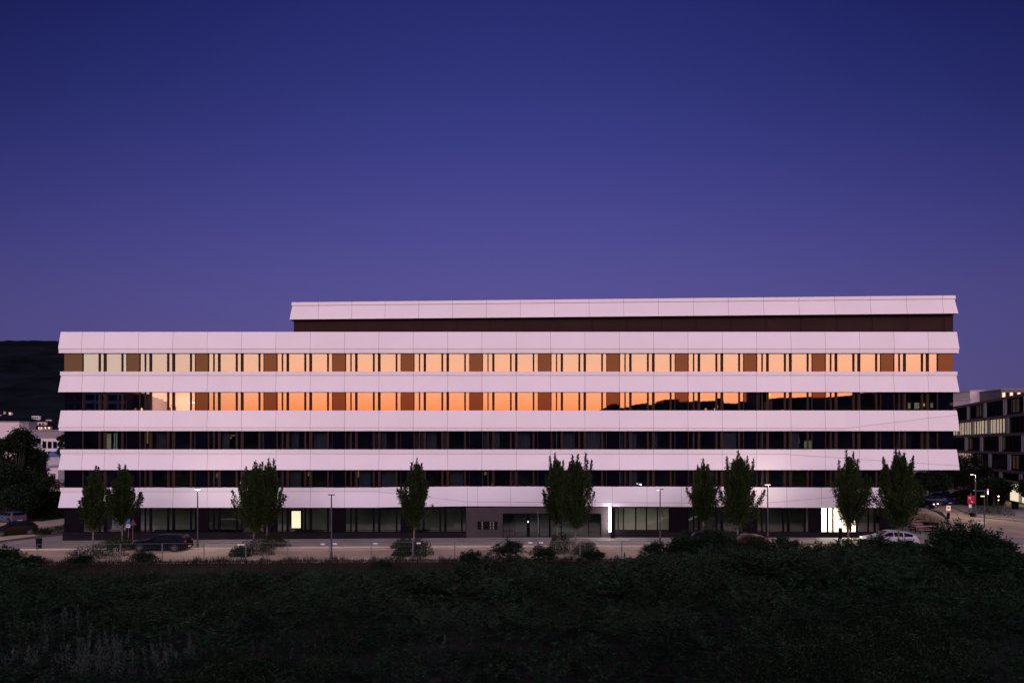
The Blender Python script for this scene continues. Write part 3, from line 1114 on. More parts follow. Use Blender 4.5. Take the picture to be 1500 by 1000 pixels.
street_tree('leftmost small street tree with pale trunk at the building corner', 136, 682, 114, 162, 782, 57.0, [(0, 1), (.35, .98), (-.3, .93)], seed=3)
street_tree('street tree right behind the leftmost one, beside the blue parking sign', 179, 679, 154, 204, 776, 61.5, [(-.15, 1), (.15, .98), (.5, .85)], seed=4)
street_tree('broad street tree left of the lit doorway, nearer of the pair', 371, 676, 344, 405, 783, 58.3, [(-.1, 1), (.05, .98), (-.45, .93), (.2, .97)], seed=5)
street_tree('street tree with tall right spike, further of the pair by the lit doorway', 391, 671, 366, 418, 776, 61.8, [(.1, 1), (.35, .99), (-.3, .95)], seed=6)
street_tree('lone slender street tree in the middle of the street', 605.5, 671, 582, 637, 779, 55.6, [(.05, 1), (-.25, .95), (.3, .93)], seed=7)
street_tree('street tree before the entrance door, left of its pair', 816, 663, 790, 842, 773, 61.8, [(-.4, .95), (-.1, 1), (.35, .9)], seed=8)
street_tree('street tree before the entrance, right of its pair', 843, 664, 812, 874, 781, 56.2, [(-.15, .98), (.1, .99), (.5, 1), (.75, .92)], seed=9)
street_tree('street tree leaning on its larger neighbour right of the light column', 1030, 672, 1006, 1056, 769, 61.8, [(-.35, .9), (-.05, 1), (.3, .92)], seed=10)
street_tree('large street tree left of the warm lit lamp', 1080, 660, 1044, 1121, 778, 56.2, [(-.45, .93), (0, 1), (.3, .93), (.6, .9), (-.2, .9)], seed=12)
street_tree('street tree in front of the blazing white shop window', 1242, 659, 1215, 1275, 781, 61.8, [(-.1, 1), (.15, .98), (-.55, .88), (.45, .9)], seed=13, dens=.8)
street_tree('tall dense street tree above the white car', 1316, 657, 1278, 1356, 778, 56.6, [(-.1, 1), (0, .98), (-.6, .9), (.45, .92), (.2, .95)], seed=14, dens=1.1)


# ------------------------------------------------------------------ bigger background trees, shrubs
def round_tree(name, label, x, y, h, wd, h0, seed, mat_='leafd', n=9000, leaf=.35, group=None, cat='tree', base=None):
    r_ = np.random.default_rng(seed)
    t = thing(name, label, cat, (x, y, gz(x) if base is None else base), 0, group)
    tb = MB()
    limb_mesh(tb, (0, 0, 0), (0, 0, h * .75), wd * .035 + .03, .04, 0, 3)
    blobs = []
    for i in range(22):
        a = i * 2.4
        u = r_.random()
        zz = h0 + (h - h0) * (.1 + .8 * u)
        rr = wd * .5 * math.sin(math.pi * (.12 + .76 * u)) * r_.uniform(.35, .95)
        blobs.append((rr * math.cos(a), rr * math.sin(a), zz, wd * r_.uniform(.12, .22)))
        limb_mesh(tb, (0, 0, h0 * .9 + (zz - h0) * .3), blobs[-1][:3], .02 * wd / 3 + .015, .01, .1, 3)
    tb.build('trunk', M['barkd'], t)
    B_ = np.array(blobs)
    idx = r_.integers(0, len(B_), n)
    d = unit(r_.normal(size=(n, 3)))
    rad = B_[idx, 3] * r_.random(n) ** .35 * r_.choice([1, 1, 1.25], n)
    c = B_[idx, :3] * np.array([1, 1, 1.06]) + d * rad[:, None] * np.array([1, 1, .9])
    Q = leaf_quads(c, d + r_.normal(size=(n, 3)) * .7, r_.uniform(.6, 1.2, n) * leaf, r_.uniform(.4, .7, n) * leaf)
    np_quads('crown', Q, M[mat_], t)
    return t


for i, (px, py, Y, wd, lb) in enumerate((
        (12, 622, 96, 8.0, 'dark tree at the left edge, top hidden near the pale flat building'),
        (24, 632, 92, 6.6, 'dark bushy tree in front of the pale flat building at left'),
        (47, 650, 104, 4.6, 'dark tree left of the blue-roofed house'),
        (-28, 628, 90, 9.0, 'dark tree beyond the left edge of the parking area'),
        (22, 690, 84, 8.0, 'low dark tree just behind the parked white car'),
        (68, 722, 88, 4.5, 'low dark tree by the left corner of the office building'),
        (91, 636, 150, 2.6, 'narrow dark tree beside the corner of the white facade'))):
    x = PX(px, Y)
    round_tree('broadleaf_tree', lb, x, Y, PZ(py, Y) - gz(x), wd, 1.2, 40 + i, n=9000, leaf=.34, group='dark trees behind the parking area')
for i, (px, py, Y, wd, lb) in enumerate((
        (1418, 674, 118, 6.5, 'dark tree before the brown office building, left of the tall lamp'),
        (1384, 690, 112, 6.0, 'dark tree at the far end of the right-hand street'),
        (1362, 696, 104, 5.5, 'dark tree just right of the tall dense street tree'),
        (1456, 706, 98, 4.8, 'thin multi-stemmed tree near the traffic signals'),
        (1515, 703, 92, 4.0, 'tree at the right edge before the lit lobby'))):
    x = PX(px, Y)
    round_tree('broadleaf_tree', lb, x, Y, PZ(py, Y), wd, 2.0, 60 + i, n=6000, leaf=.32, group='trees along the right-hand street')


def bush(name, label, x, y, h, wd, seed, mat_='leafb', n=1500, leaf=.16, group=None, cat='shrub'):
    """low leafy shrub of many short stems"""
    r_ = np.random.default_rng(seed)
    a = r_.random(n) * 6.283
    u = r_.random(n)
    lump = 1 + .25 * np.sin(a * 3 + seed) + .15 * np.sin(a * 5 + 2 * seed)
    rr = wd * .5 * np.sqrt(r_.random(n)) * lump
    zz = h * u * np.sqrt(np.maximum(0.05, 1 - (rr / (wd * .62)) ** 2)) * (1 + .2 * np.sin(a * 4))
    c = np.stack([rr * np.cos(a), rr * np.sin(a), zz + .03], 1)
    d = np.stack([np.cos(a) * .5, np.sin(a) * .5, np.full(n, .8)], 1) + r_.normal(size=(n, 3)) * .5
    Q = leaf_quads(c, d, r_.uniform(.6, 1.3, n) * leaf, r_.uniform(.3, .55, n) * leaf)
    o = np_quads(name, Q, M[mat_])
    o.location = (x, y, gz(x))
    return tag(o, label, cat, group)


for i, (px, py, Y, h, wd, mt, lb) in enumerate((
        (170, 796, 61.3, 1.0, 2.6, 'leafb', 'grey-green planting at the foot of the tree by the parking sign'),
        (189, 800, 61.0, .7, 2.2, 'leafb', 'low planting right of the parking sign post'),
        (136, 814, 56.2, .9, 4.0, 'leafs', 'dark planting round the leftmost tree trunk'),
        (402, 800, 61.0, 1.3, 2.3, 'grass', 'brownish bush behind the pair of trees by the lit doorway'),
        (377, 812, 57.5, 1.3, 2.8, 'leafb', 'pale green bush at the foot of the nearer tree by the lit doorway'),
        (353, 815, 56.5, .8, 1.6, 'leafs', 'small dark bush left of the pale green one at the tree foot'),
        (592, 800, 60.3, .8, 1.9, 'leafb', 'small bush left behind the lone middle tree'),
        (590, 815, 56.0, .7, 1.4, 'leafs', 'low bush at the left foot of the lone middle tree'),
        (616, 812, 55.8, 1.4, 1.7, 'leafb', 'upright bush right beside the lone middle tree'),
        (822, 808, 57.0, 1.6, 2.2, 'leafs', 'dark bush between the two entrance trees'),
        (858, 812, 56.4, 1.0, 2.0, 'leafb', 'small bush right of the entrance trees'),
        (94, 772, 75.0, .55, 5.0, 'leafb', 'low grasses on the pale strip beside the parked brown car'),
        (60, 776, 72.0, .45, 2.2, 'leafb', 'small tuft behind the parked brown car'),
        (1450, 756, 88.0, 1.3, 5.0, 'leafd', 'dark round planting island under the thin tree near the signals'))):
    Y_ = Y
    bush('planting', lb, PX(px, Y_), Y_, h, wd, 80 + i, mt, n=2600, leaf=.13, group='low plantings along the street')
# hedge lines far right and far left
for (px0, px1, Y, h, lb) in ((1385, 1468, 103, 2.2, 'long dark hedge in front of the brown office building'), (40, 110, 88, 2.0, 'dark hedge behind the parking area at left')):
    n = 9000
    x = rng.uniform(PX(px0, Y), PX(px1, Y), n)
    y = Y + rng.uniform(-.9, .9, n)
    z = rng.random(n) * h * (1 + .18 * np.sin(x * 1.3) + .1 * np.sin(x * 3.1))
    Q = leaf_quads(np.stack([x, y, z - .2], 1), rng.normal(size=(n, 3)) + [0, 0, .5], rng.uniform(.25, .5, n), rng.uniform(.15, .3, n))
    tag(np_quads('hedge', Q, M['leafd']), lb, 'hedge')
# straw-coloured ornamental grasses by the picnic tables
for i, (px, Y, s) in enumerate(((1350, 77, 1.2), (1358, 74.5, 1.3), (1366, 73.5, 1.1))):
    n = 900
    a = rng.random(n) * 6.283
    rr = .9 * s * rng.random(n)
    c = np.stack([rr * np.cos(a), rr * np.sin(a), rng.random(n) * 1.0 * s], 1)
    Q = leaf_quads(c, np.stack([np.cos(a) * .5, np.sin(a) * .5, np.ones(n)], 1), .5, .035)
    o = np_quads('ornamental_grass', Q, M['ograss'])
    o.location = (PX(px, Y), Y, .12)
    tag(o, ['leftmost clump of straw-coloured grass behind the picnic tables', 'middle clump of straw-coloured grass behind the picnic tables',
            'rightmost clump of straw-coloured grass behind the picnic tables'][i], 'ornamental grass', 'straw grasses by the picnic tables')


# ------------------------------------------------------------------ foreground undergrowth
def frond_quads(Bp, D, L, nl, lw, rg):
    """pinnate leaves: leaflets in pairs along an arching stem"""
    N = len(Bp)
    D = unit(D)
    up = np.array([0, 0, 1.0])
    S = unit(np.cross(D, up + rg.normal(size=(N, 3)) * .15))
    out = []
    ts = np.linspace(.18, 1.0, nl)
    for t in ts:
        droop = np.stack([np.zeros(N), np.zeros(N), -(t ** 2) * L * .38], 1)
        p = Bp + D * (L * t)[:, None] + droop
        ll = lw * (1.15 - .5 * abs(t - .45)) * rg.uniform(.8, 1.2, N)
        for sgn in (-1, 1):
            d = S * sgn * .9 + D * .45 + np.array([0, 0, -.22]) + rg.normal(size=(N, 3)) * .12
            d = unit(d)
            c = p + d * (ll * .5)[:, None]
            # leaflet plane roughly facing up
            side = unit(np.cross(d, up + rg.normal(size=(N, 3)) * .45))
            a = c - d * (ll * .5)[:, None]
            e = c + d * (ll * .5)[:, None]
            w = (ll * .17)[:, None]
            out.append(np.stack([a, c + side * w - d * w * .4, e, c - side * w - d * w * .4], 1))
    return np.concatenate(out)


def dome_fronds(cx, cy, cz, Rd, H, n, rg, nl=7, lw=.15, LL=(.4, .75)):
    a = rg.random(n) * 6.283
    u = rg.random(n) ** .6           # 1 = top
    th = u * math.pi / 2
    sc = rg.uniform(.55, 1.0, n)
    lump = 1 + .22 * np.sin(3 * a + cx) + .15 * np.sin(5 * a + cy)
    x = cx + Rd * np.cos(th) * np.cos(a) * sc * lump
    y = cy + Rd * np.cos(th) * np.sin(a) * sc * lump
    z = cz + H * np.sin(th) * sc
    D = np.stack([np.cos(a) * (1.15 - u), np.sin(a) * (1.15 - u), .35 + .5 * u], 1) + rg.normal(size=(n, 3)) * .25
    L = rg.uniform(LL[0], LL[1], n)
    return frond_quads(np.stack([x, y, z], 1), D, L, nl, lw, rg)


PYCAP = [(-400, 790), (20, 800), (50, 824), (640, 824), (700, 814), (760, 806), (870, 818), (930, 812), (965, 796), (1010, 786),
         (1110, 786), (1150, 792), (1300, 793), (1360, 786), (1470, 790), (1500, 815), (2200, 830)]


def canopy(x, y):
    """height of the dense undergrowth (m)"""
    px = 750 + 1000 * x / max(y, 1)
    h = 0.8 + 2.3 * max(0, mn.noise(Vector((x * .17, y * .17, 3.0))) + .33) + .5 * mn.noise(Vector((x * .6, y * .6, 1.0)))
    right = sstep((px - 930) / 90.0)
    h += right * (0.9 + .5 * mn.noise(Vector((x * .3, y * .3, 8))))
    left = 1 - sstep((px - 40) / 60)
    h += left * .6
    if y > 47:
        h *= 1 - .75 * (1 - right * .8) * sstep((y - 47) / 5.5)
    if y < 31:
        h *= .6 + .4 * sstep((y - 25) / 6)
    if px > 1490:
        h *= 1 - .7 * sstep((px - 1490) / 80)
    for (a, ca), (b_, cb) in zip(PYCAP, PYCAP[1:]):
        if a <= px <= b_:
            cap = ca + (cb - ca) * (px - a) / (b_ - a)
            h = min(h, 9.0 - (cap - HOR) * y / 1000 - .55)
            break
    return max(.12, h)


Qs = []
Qb = []
rg = np.random.default_rng(21)
cnt = 0
yy = 23.0
while yy < 53.5:
    xx = -yy * .92 - 3
    while xx < yy * .92 + 3:
        x = xx + rg.uniform(-.5, .5)
        y = yy + rg.uniform(-.5, .5)
        h = canopy(x, y)
        if y < 53.0 and h > .14:
            if mn.noise(Vector((x * .13 + 9, y * .13, 7))) > .12 or rg.random() < .08:
                # brambles: rounder, lighter leaves on arching mounds
                n_ = int(260 + 420 * h)
                a_ = rg.random(n_) * 6.283
                th_ = rg.random(n_) ** .7 * 1.57
                sc_ = rg.uniform(.6, 1.08, n_)
                R_ = .9 + .5 * h
                c_ = np.stack([x + R_ * np.cos(th_) * np.cos(a_) * sc_, y + R_ * np.cos(th_) * np.sin(a_) * sc_, gz(x) + h * rg.uniform(.7, 1.0) * np.sin(th_) * sc_], 1)
                Qb.append(leaf_quads(c_, rg.normal(size=(n_, 3)) + [0, 0, -.2], rg.uniform(.07, .15, n_), rg.uniform(.05, .10, n_)))
            else:
                Qs.append(dome_fronds(x, y, gz(x) - .1, .75 + .55 * h, h * rg.uniform(.6, 1.12), int(20 + 22 * h), rg, nl=6, lw=(.25 if y > 36 else .21) * min(1, .45 + h * .5), LL=(.5 * min(1, .35 + h * .5), .95 * min(1, .35 + h * .5))))
            cnt += 1
        xx += 1.25 + .45 * canopy(xx, yy)
    yy += 1.65
UG = np.concatenate(Qs)
tag(np_quads('brambles', np.concatenate(Qb), mat('bramble_leaf', (0.014, 0.027, 0.012), rough=.6, spec=.1, island=.6, var=.5, vscale=.5, trans=.15)), 'rounder-leaved bramble mounds scattered through the dark undergrowth', 'brambles', kind='stuff')
tag(np_quads('undergrowth', UG, M['leafs']), 'dense dark green undergrowth filling the whole foreground', 'undergrowth', kind='stuff')
print('undergrowth quads', len(UG))
# dry grass fringe along the fence and at the bottom of the picture
n = 62000
x = rng.uniform(-48, 46, n)
y = np.where(rng.random(n) < .72, 53.3 - 7.5 * rng.random(n) ** 1.5, rng.uniform(24, 50, n))
g0 = np.array([gz(a) for a in x])
hh = rng.uniform(.2, .7, n) * (0.55 + .5 * np.sin(x * .7 + np.sin(x * 2.3) + y * .4) ** 2 + .35 * np.maximum(0, np.sin(x * 1.9 + 2 * np.sin(x * .31))) ** 6)
c = np.stack([x, y, g0 + hh * .5], 1)
d = np.stack([rng.normal(size=n) * .22, rng.normal(size=n) * .22, np.ones(n)], 1)
tag(np_quads('tall_grass', leaf_quads(c, d, hh, .03), M['grass']), 'dry brownish grass fringe along the near side of the fence', 'grass', kind='stuff')
# silvery weeds (upright spikes) at the bottom
Qs = []
spots = []
for k in range(430):
    z = rng.random()
    if z < .45:
        px, y = rng.normal(165, 70), rng.uniform(26.0, 28.6)
    elif z < .60:
        px, y = rng.normal(60, 45), rng.uniform(29, 34)
    elif z < .88:
        px, y = rng.normal(1390, 62), rng.uniform(28.5, 37)
    else:
        px, y = rng.uniform(0, 1500), rng.uniform(25.5, 29.5)
    spots.append((PX(px, y), y))
for (x, y) in spots:
    h = rng.uniform(.35, 1.0) + .5 * rng.random() ** 3
    n = int(70 * h)
    s = rng.random(n)
    lean = rng.normal(size=2) * .12
    c = np.stack([x + lean[0] * s * h + rng.normal(size=n) * .07 * (1.2 - s), y + lean[1] * s * h + rng.normal(size=n) * .07 * (1.2 - s), gz(x) + s * h + .2], 1)
    d = rng.normal(size=(n, 3)) * .6 + [0, 0, .8]
    Qs.append(leaf_quads(c, d, rng.uniform(.06, .13, n), rng.uniform(.02, .04, n)))
tag(np_quads('silvery_weeds', np.concatenate(Qs), M['weed']), 'silvery upright weeds scattered along the bottom of the slope', 'weeds', kind='stuff')

# individual tall shrubs that stand out of the undergrowth
protos = []
for s in range(4):
    rg2 = np.random.default_rng(300 + s)
    Q = []
    for k in range(9):
        a = k * 2.4
        rr = .62 * math.sqrt(k / 9)
        Q.append(dome_fronds(rr * math.cos(a), rr * math.sin(a), .25, .42, rg2.uniform(.45, .78) * (1.1 - rr * .6), 60, rg2, nl=6, lw=.09, LL=(.16, .32)))
    Q = np.concatenate(Q)
    me = np_quads('crown', Q, M['leafs'])
    st = MB()
    for k in range(6):
        a = k * 1.1
        limb_mesh(st, (.05 * math.cos(a), .05 * math.sin(a), 0), (.4 * math.cos(a), .4 * math.sin(a), .75), .012, .004, .2, 3)
    sm = st.build('stem', M['barkd'])
    protos.append((me, sm))
SH = [  # px, py of the top, distance, width m, label
    (745, 789, 51.6, 3.2, 'tall leafy shrub poking above the fence left of the entrance trees'),
    (560, 820, 50.0, 2.0, 'small shrub under the fence left of the lone middle tree'),
    (690, 806, 51.0, 2.6, 'low shrub by the fence left of the tallest central shrub'),
    (797, 797, 50.5, 2.6, 'shrub by the fence below the slim steel rod'),
    (868, 803, 51.0, 2.4, 'shrub at the fence right of the entrance trees'),
    (960, 790, 50.6, 2.6, 'feathery shrub at the right end of the fence'),
    (1003, 780, 50.0, 3.8, 'broad shrub left of the large right-hand street tree'),
    (1052, 771, 49.5, 4.4, 'tallest shrub below the large street tree left of the warm lamp'),
    (1102, 783, 50.0, 3.6, 'shrub covering the front of the small red car'),
    (1150, 783, 51.5, 3.6, 'shrub right of the small red car'),
    (1196, 795, 49.0, 3.6, 'shrub below the blazing white shop window'),
    (1240, 788, 51.0, 3.8, 'shrub in front of the tree by the blazing shop window'),
    (1288, 782, 51.5, 3.8, 'shrub covering the nose of the white car'),
    (1333, 788, 51.0, 3.4, 'shrub below the tail of the white car'),
    (1386, 766, 48.5, 3.2, 'tall arching shrub in front of the picnic tables'),
    (1424, 760, 47.5, 4.2, 'tallest bushy shrub in front of the right junction'),
    (1462, 778, 46.5, 3.6, 'shrub sloping down to the right edge of the junction'),
    (1488, 808, 45.0, 2.6, 'low shrub at the right end of the thicket'),
    (8, 800, 50.0, 3.0, 'dark shrub in the left corner before the side street'),
    (45, 812, 51.0, 2.2, 'low shrub near the litter bin at the left corner'),
    (118, 812, 51.5, 2.4, 'low shrub by the fence below the leftmost street tree'),
    (985, 812, 46.0, 5.0, 'large dark bush in the middle distance left of the tallest right-hand shrubs'),
    (1070, 800, 44.5, 6.0, 'large spreading bush in front of the tallest shrub below the large street tree'),
    (1165, 805, 44.0, 5.6, 'large spreading bush below the red car'),
    (1265, 803, 45.0, 5.6, 'large spreading bush below the blazing shop window, nearer the viewer'),
    (1345, 812, 42.5, 5.2, 'large dark bush nearer than the shrub below the white car'),
    (1425, 806, 41.5, 5.4, 'large dark bush in front of the tallest bushy shrub at right'),
    (905, 840, 43.0, 4.6, 'round dark bush in the foreground below the light column'),
    (760, 842, 43.5, 4.8, 'round dark bush in the foreground below the entrance door'),
    (1120, 862, 37.0, 5.0, 'near dark bush low in the right half of the foreground'),
    (620, 852, 41.5, 4.4, 'round dark bush in the foreground below the lone street tree'),
    (430, 856, 41.0, 4.6, 'round dark bush in the foreground below the lit doorway'),
    (255, 850, 41.5, 4.8, 'round dark bush in the foreground below the dark estate car'),
    (90, 846, 41.5, 4.8, 'round dark bush at the left of the foreground below the litter bin'),
    (210, 806, 52.0, 2.4, 'weedy shrub before the nose of the dark estate car'),
]
for i, (px, py, Y, wd, lb) in enumerate(SH):
    x = PX(px, Y)
    h = PZ(py, Y) - gz(x)
    t = thing('shrub', lb, 'shrub', (x, Y, gz(x)), random.uniform(0, 6), 'tall shrubs rising from the undergrowth')
    cm, sm = protos[i % 4]
    for src in (cm, sm):
        c = src.copy() if i >= 4 else src
        if i >= 4:
            COL.objects.link(c)
        c.parent = t
    t.scale = (wd / 1.9, wd / 1.9, h / 1.05)


# ------------------------------------------------------------------ site fence
def fence_panel(label, x0, x1, Y, last=False):
    t = thing('fence_panel', label, 'fence', ((x0 + x1) / 2, Y, gz((x0 + x1) / 2)), 0, 'wire fence panels along the street')
    w = (x1 - x0) / 2 - .03
    f = MB()
    for s in (-1, 1):
        f.tube((s * w, 0, 0), (s * w, 0, 1.55), .022, seg=6)
    f.tube((-w, 0, 1.53), (w, 0, 1.53), .018, seg=6)
    f.tube((-w, 0, .12), (w, 0, .12), .015, seg=6)
    f.build('frame', M['poleg'], t)
    m_ = MB()
    n = 22
    for i in range(1, n):
        x = -w + 2 * w * i / n
        m_.box(x - .0022, x + .0022, -.002, .002, .12, 1.53)
    for z in (.4, .8, 1.2):
        m_.box(-w, w, -.002, .002, z - .002, z + .002)
    m_.build('wire_mesh', M['poleg'], t)
    b_ = MB()
    b_.box(w - .2, w + .24, -.12, .12, -.02, .13)
    b_.build('foot', M['entrywall'], t)
    return t, w


YF = 53.3
near = ['at the left end by the corner', 'below the leftmost street tree', 'left of the dark estate car', 'in front of the dark estate car', 'left of the broad pair of trees', 'in front of the broad pair of trees',
        'below the lit doorway', 'left of the unlit lamp', 'right of the unlit lamp', 'left of the lone tree', 'in front of the lone tree', 'below the letterbox field', 'left of the steel rod', 'before the entrance trees', 'before the light column', 'at the right end by the thicket']
px = 55.0 - 0
for i in range(15):
    a = 55 + 61.2 * i - 1
    t, w = fence_panel('wire site fence panel %s' % near[i], PX(a, YF), PX(a + 61.2, YF), YF)
    for q in ({4: (68, 52), 6: (52,), 7: (8,), 8: (6,), 9: (8,), 11: (50,), 12: (0,)}.get(i, ())):
        s = MB()
        xx = max(-w + .2, min(w - .2, -w + q * 2 * w / 61.2))
        s.box(xx - .16, xx + .16, -.03, -.022, 1.36, 1.47)
        s.build('label_plate', M['signwhite'], t)


# ------------------------------------------------------------------ cars
def car(label, x, y, rz, paint, L=4.4, W=1.8, H=1.45, style='hatch', base=None, cat='car', zoff=0.0):
    t = thing('parked_car', label, cat, (x, y, (gz(x) if base is None else base) + zoff), rz, 'parked cars')
    # profile along x: front at +x.  (x fraction, roof height fraction)
    if style == 'estate':
        prof = [(0.0, .46), (.03, .56), (.10, .63), (.28, .70), (.33, .74), (.44, .965), (.52, 1.0), (.75, .99), (.90, .95), (.955, .80), (.985, .58), (1.0, .45)]
        g0, g1 = .30, .95
    elif style == 'suv':
        prof = [(0.0, .48), (.03, .58), (.10, .66), (.26, .71), (.31, .74), (.42, .96), (.52, 1.0), (.78, .985), (.90, .92), (.96, .76), (.985, .6), (1.0, .45)]
        g0, g1 = .28, .95
    else:
        prof = [(0.0, .44), (.03, .54), (.10, .62), (.24, .69), (.29, .73), (.43, .97), (.52, 1.0), (.74, .97), (.88, .88), (.955, .72), (.985, .55), (1.0, .42)]
        g0, g1 = .26, .94
    belt = .66
    xs = [i / 40 for i in range(41)]

    def top(u):
        for (a, ha), (b_, hb) in zip(prof, prof[1:]):
            if a <= u <= b_:
                return ha + (hb - ha) * (u - a) / (b_ - a)
        return prof[-1][1]

    def sect(u, off=0.0):
        tp = top(u) * H
        hw = W / 2 * (1 - .16 * abs(2 * u - 1) ** 4 - .02) + off
        bl = min(belt * H, tp - .05)
        zb = .20 + (.10 if u < .02 or u > .98 else 0)
        k = max(0.0, min(1.0, (tp - bl - .06) / (.25 * H)))
        rw = hw * (1 - .20 * k)
        pts = [(hw * .90, zb), (hw, zb + .14), (hw, (zb + bl) * .55), (hw * .985, bl), (rw, tp - .05 - .02 * k + off * .5), (rw * .82, tp - .008 + off), (rw * .4, tp + .012 + off), (0, tp + .016 + off)]
        return pts
    vs, fs = [], []
    half = len(sect(.5))
    nrow = half * 2 - 1
    for u in xs:
        p = sect(u)
        xx = L / 2 - u * L
        ring = [(xx, -w_, z) for w_, z in p] + [(xx, w_, z) for w_, z in reversed(p[:-1])]
        vs += ring
    for i in range(len(xs) - 1):
        for k in range(nrow - 1):
            a = i * nrow + k
            fs.append((a, a + 1, a + nrow + 1, a + nrow))
        fs.append((i * nrow + nrow - 1, i * nrow, (i + 1) * nrow, (i + 1) * nrow + nrow - 1))
    fs.append(tuple(range(nrow)))
    fs.append(tuple(reversed(range((len(xs) - 1) * nrow, len(xs) * nrow))))
    body = mesh_obj('body', vs, fs, paint, t, smooth=True)
    md = body.modifiers.new('e', 'EDGE_SPLIT')
    md.split_angle = R(38)

    def patch(name, u0, u1, k0, k1, side, n=6, zz=0.0):
        """glazing: strip of the shell lifted 7 mm"""
        V, F = [], []
        for i in range(n + 1):
            u = u0 + (u1 - u0) * i / n
            p = sect(u, .008)
            xx = L / 2 - u * L
            a, b_ = p[k0], p[k1]
            seq = [p[k] for k in range(k0, k1 + 1)]
            if k0 == 3:
                m0, m1 = seq[0], seq[-1]
                seq = [(m0[0] + (m1[0] - m0[0]) * s, m0[1] + (m1[1] - m0[1]) * s) for s in (.10, .5, .90)]
            for w_, z in seq:
                V.append((xx, side * w_, z))
        m_ = len(V) // (n + 1)
        for i in range(n):
            for k in range(m_ - 1):
                a = i * m_ + k
                F.append((a, a + 1, a + m_ + 1, a + m_))
        return V, F
    pillars = [g0 + .045, g0 + .26, g0 + .44, g1 - .06]
    for s in (-1, 1):
        for a, b_ in zip(pillars, pillars[1:]):
            V, F = patch('w', a + .012, b_ - .008, 3, 4, s)
            mesh_obj('side_window', V, F, M['carglass'], t)
    for nm, u0, u1 in (('windscreen', g0 + .035, prof[5][0] - .01), ('rear_window', prof[8][0] + .005, prof[9][0] + .012)):
        Va, Fa = patch('w', u0, u1, 5, 7, -1, 4)
        Vb, Fb = patch('w', u0, u1, 5, 7, 1, 4)
        n_ = len(Va)
        mesh_obj(nm, Va + Vb, Fa + [tuple(q + n_ for q in f) for f in Fb], M['carglass'], t)
    for sx in (L * .5 - .165 * L - .05, -L * .5 + .185 * L + .03):
        for s in (-1, 1):
            w = MB()
            w.tube((0, -.10, 0), (0, .10, 0), .325, seg=24)
            wo = mesh_obj('wheel', w.v, w.f, M['rubber'], t)
            wo.location = (sx, s * (W / 2 - .105), .325)
            rm = MB()
            rm.tube((0, s * .085, 0), (0, s * .112, 0), .20, .19, seg=20)
            for k in range(5):
                a = k * 2 * math.pi / 5
                rm.tube((0, s * .116, 0), (.20 * math.cos(a), s * .113, .20 * math.sin(a)), .022, seg=5)
            rm.build('rim', M['rim'], wo)
            ar = MB()
            ar.tube((0, s * .03, 0), (0, s * .107, 0), .39, .385, seg=24)
            ao = mesh_obj('wheel_arch', ar.v, ar.f, M['black'], t)
            ao.location = (sx, s * (W / 2 - .115), .345)
    for s in (-1, 1):
        hb = MB()
        hb.box(L / 2 - .34, L / 2 - .07, s * W * .31 - .17, s * W * .31 + .17, .60 * H * .78, .60 * H * .78 + .13)
        hb.build('headlight', M['lens'], t, bevel=.03)
        tb_ = MB()
        tb_.box(-L / 2 + .015, -L / 2 + .22, s * W * .35 - .15, s * W * .35 + .125, .56 * H, .56 * H + .14)
        tb_.build('tail_light', M['red'], t, bevel=.03)
        mr_ = MB()
        mr_.box(L * (.5 - g0 - .10), L * (.5 - g0 - .06), s * (W / 2 + .0) - .0, s * (W / 2 + .17), belt * H, belt * H + .12)
        mr_.build('mirror', paint, t, bevel=.02)
    for sx, nm in ((L / 2 + .004, 1), (-L / 2 - .004, -1)):
        pl = MB()
        pl.box(sx - .012, sx + .012, -.26, .26, .36, .47)
        pl.build('number_plate', M['platew'], t)
    gr = MB()
    gr.box(L / 2 - .06, L / 2 + .006, -.5, .5, .50, .60)
    gr.build('grille', M['black'], t)
    return t


paint_dark = mat('paint_dark', (0.004, 0.004, 0.007), rough=.35, spec=.03, coat=.0)
paint_brown = mat('paint_brown', (0.020, 0.013, 0.010), rough=.35, spec=.04, coat=.0)
paint_white = mat('paint_white', (0.42, 0.41, 0.45), rough=.3, spec=.2)
paint_silver = mat('paint_silver', (0.07, 0.075, 0.13), rough=.3, spec=.1)
paint_red = mat('paint_red', (0.10, 0.012, 0.008), rough=.3, spec=.1)
paint_blue = mat('paint_blue', (0.006, 0.010, 0.05), rough=.3, spec=.2)
car('dark estate car parked at the kerb, facing left', PX(238, 59.9), 59.9, R(180), paint_dark, 4.75, 1.82, 1.46, 'estate')
g = G(27, 784)
car('brown hatchback parked facing the camera at the left, before the white car', g[0] - .5, 71.0, R(222), paint_brown, 3.9, 1.72, 1.48, 'hatch')
car('white and blue car behind the brown hatchback', PX(17, 82.5), 82.5, R(148), paint_silver, 4.2, 1.8, 1.45, 'suv')
car('white hatchback under the tall dense street tree', PX(1302, 60.4), 60.4, R(172), paint_white, 4.5, 1.8, 1.50, 'hatch', zoff=.02)
car('small red car half hidden behind the shrubs', PX(1092, 58.6), 58.6, R(180), paint_red, 3.7, 1.68, 1.42, 'hatch')
car('dark car at the kerb behind shrubs below the right-hand pair of trees', PX(1022, 59.8), 59.8, R(180), paint_dark, 4.3, 1.78, 1.42, 'hatch')
car('dark blue car at the far end of the right street, left one', PX(1362, 103), 103, R(150), paint_blue, 4.4, 1.8, 1.5, 'suv', base=0)
car('dark blue van-like car at the far end of the right street, right one', PX(1376, 104), 104, R(95), paint_blue, 4.6, 1.9, 1.8, 'suv', base=0)
cr = car('car with bright headlights at the far end of the right street', PX(1347, 98), 98, R(-55), paint_dark, 4.3, 1.8, 1.45, 'hatch', base=0)
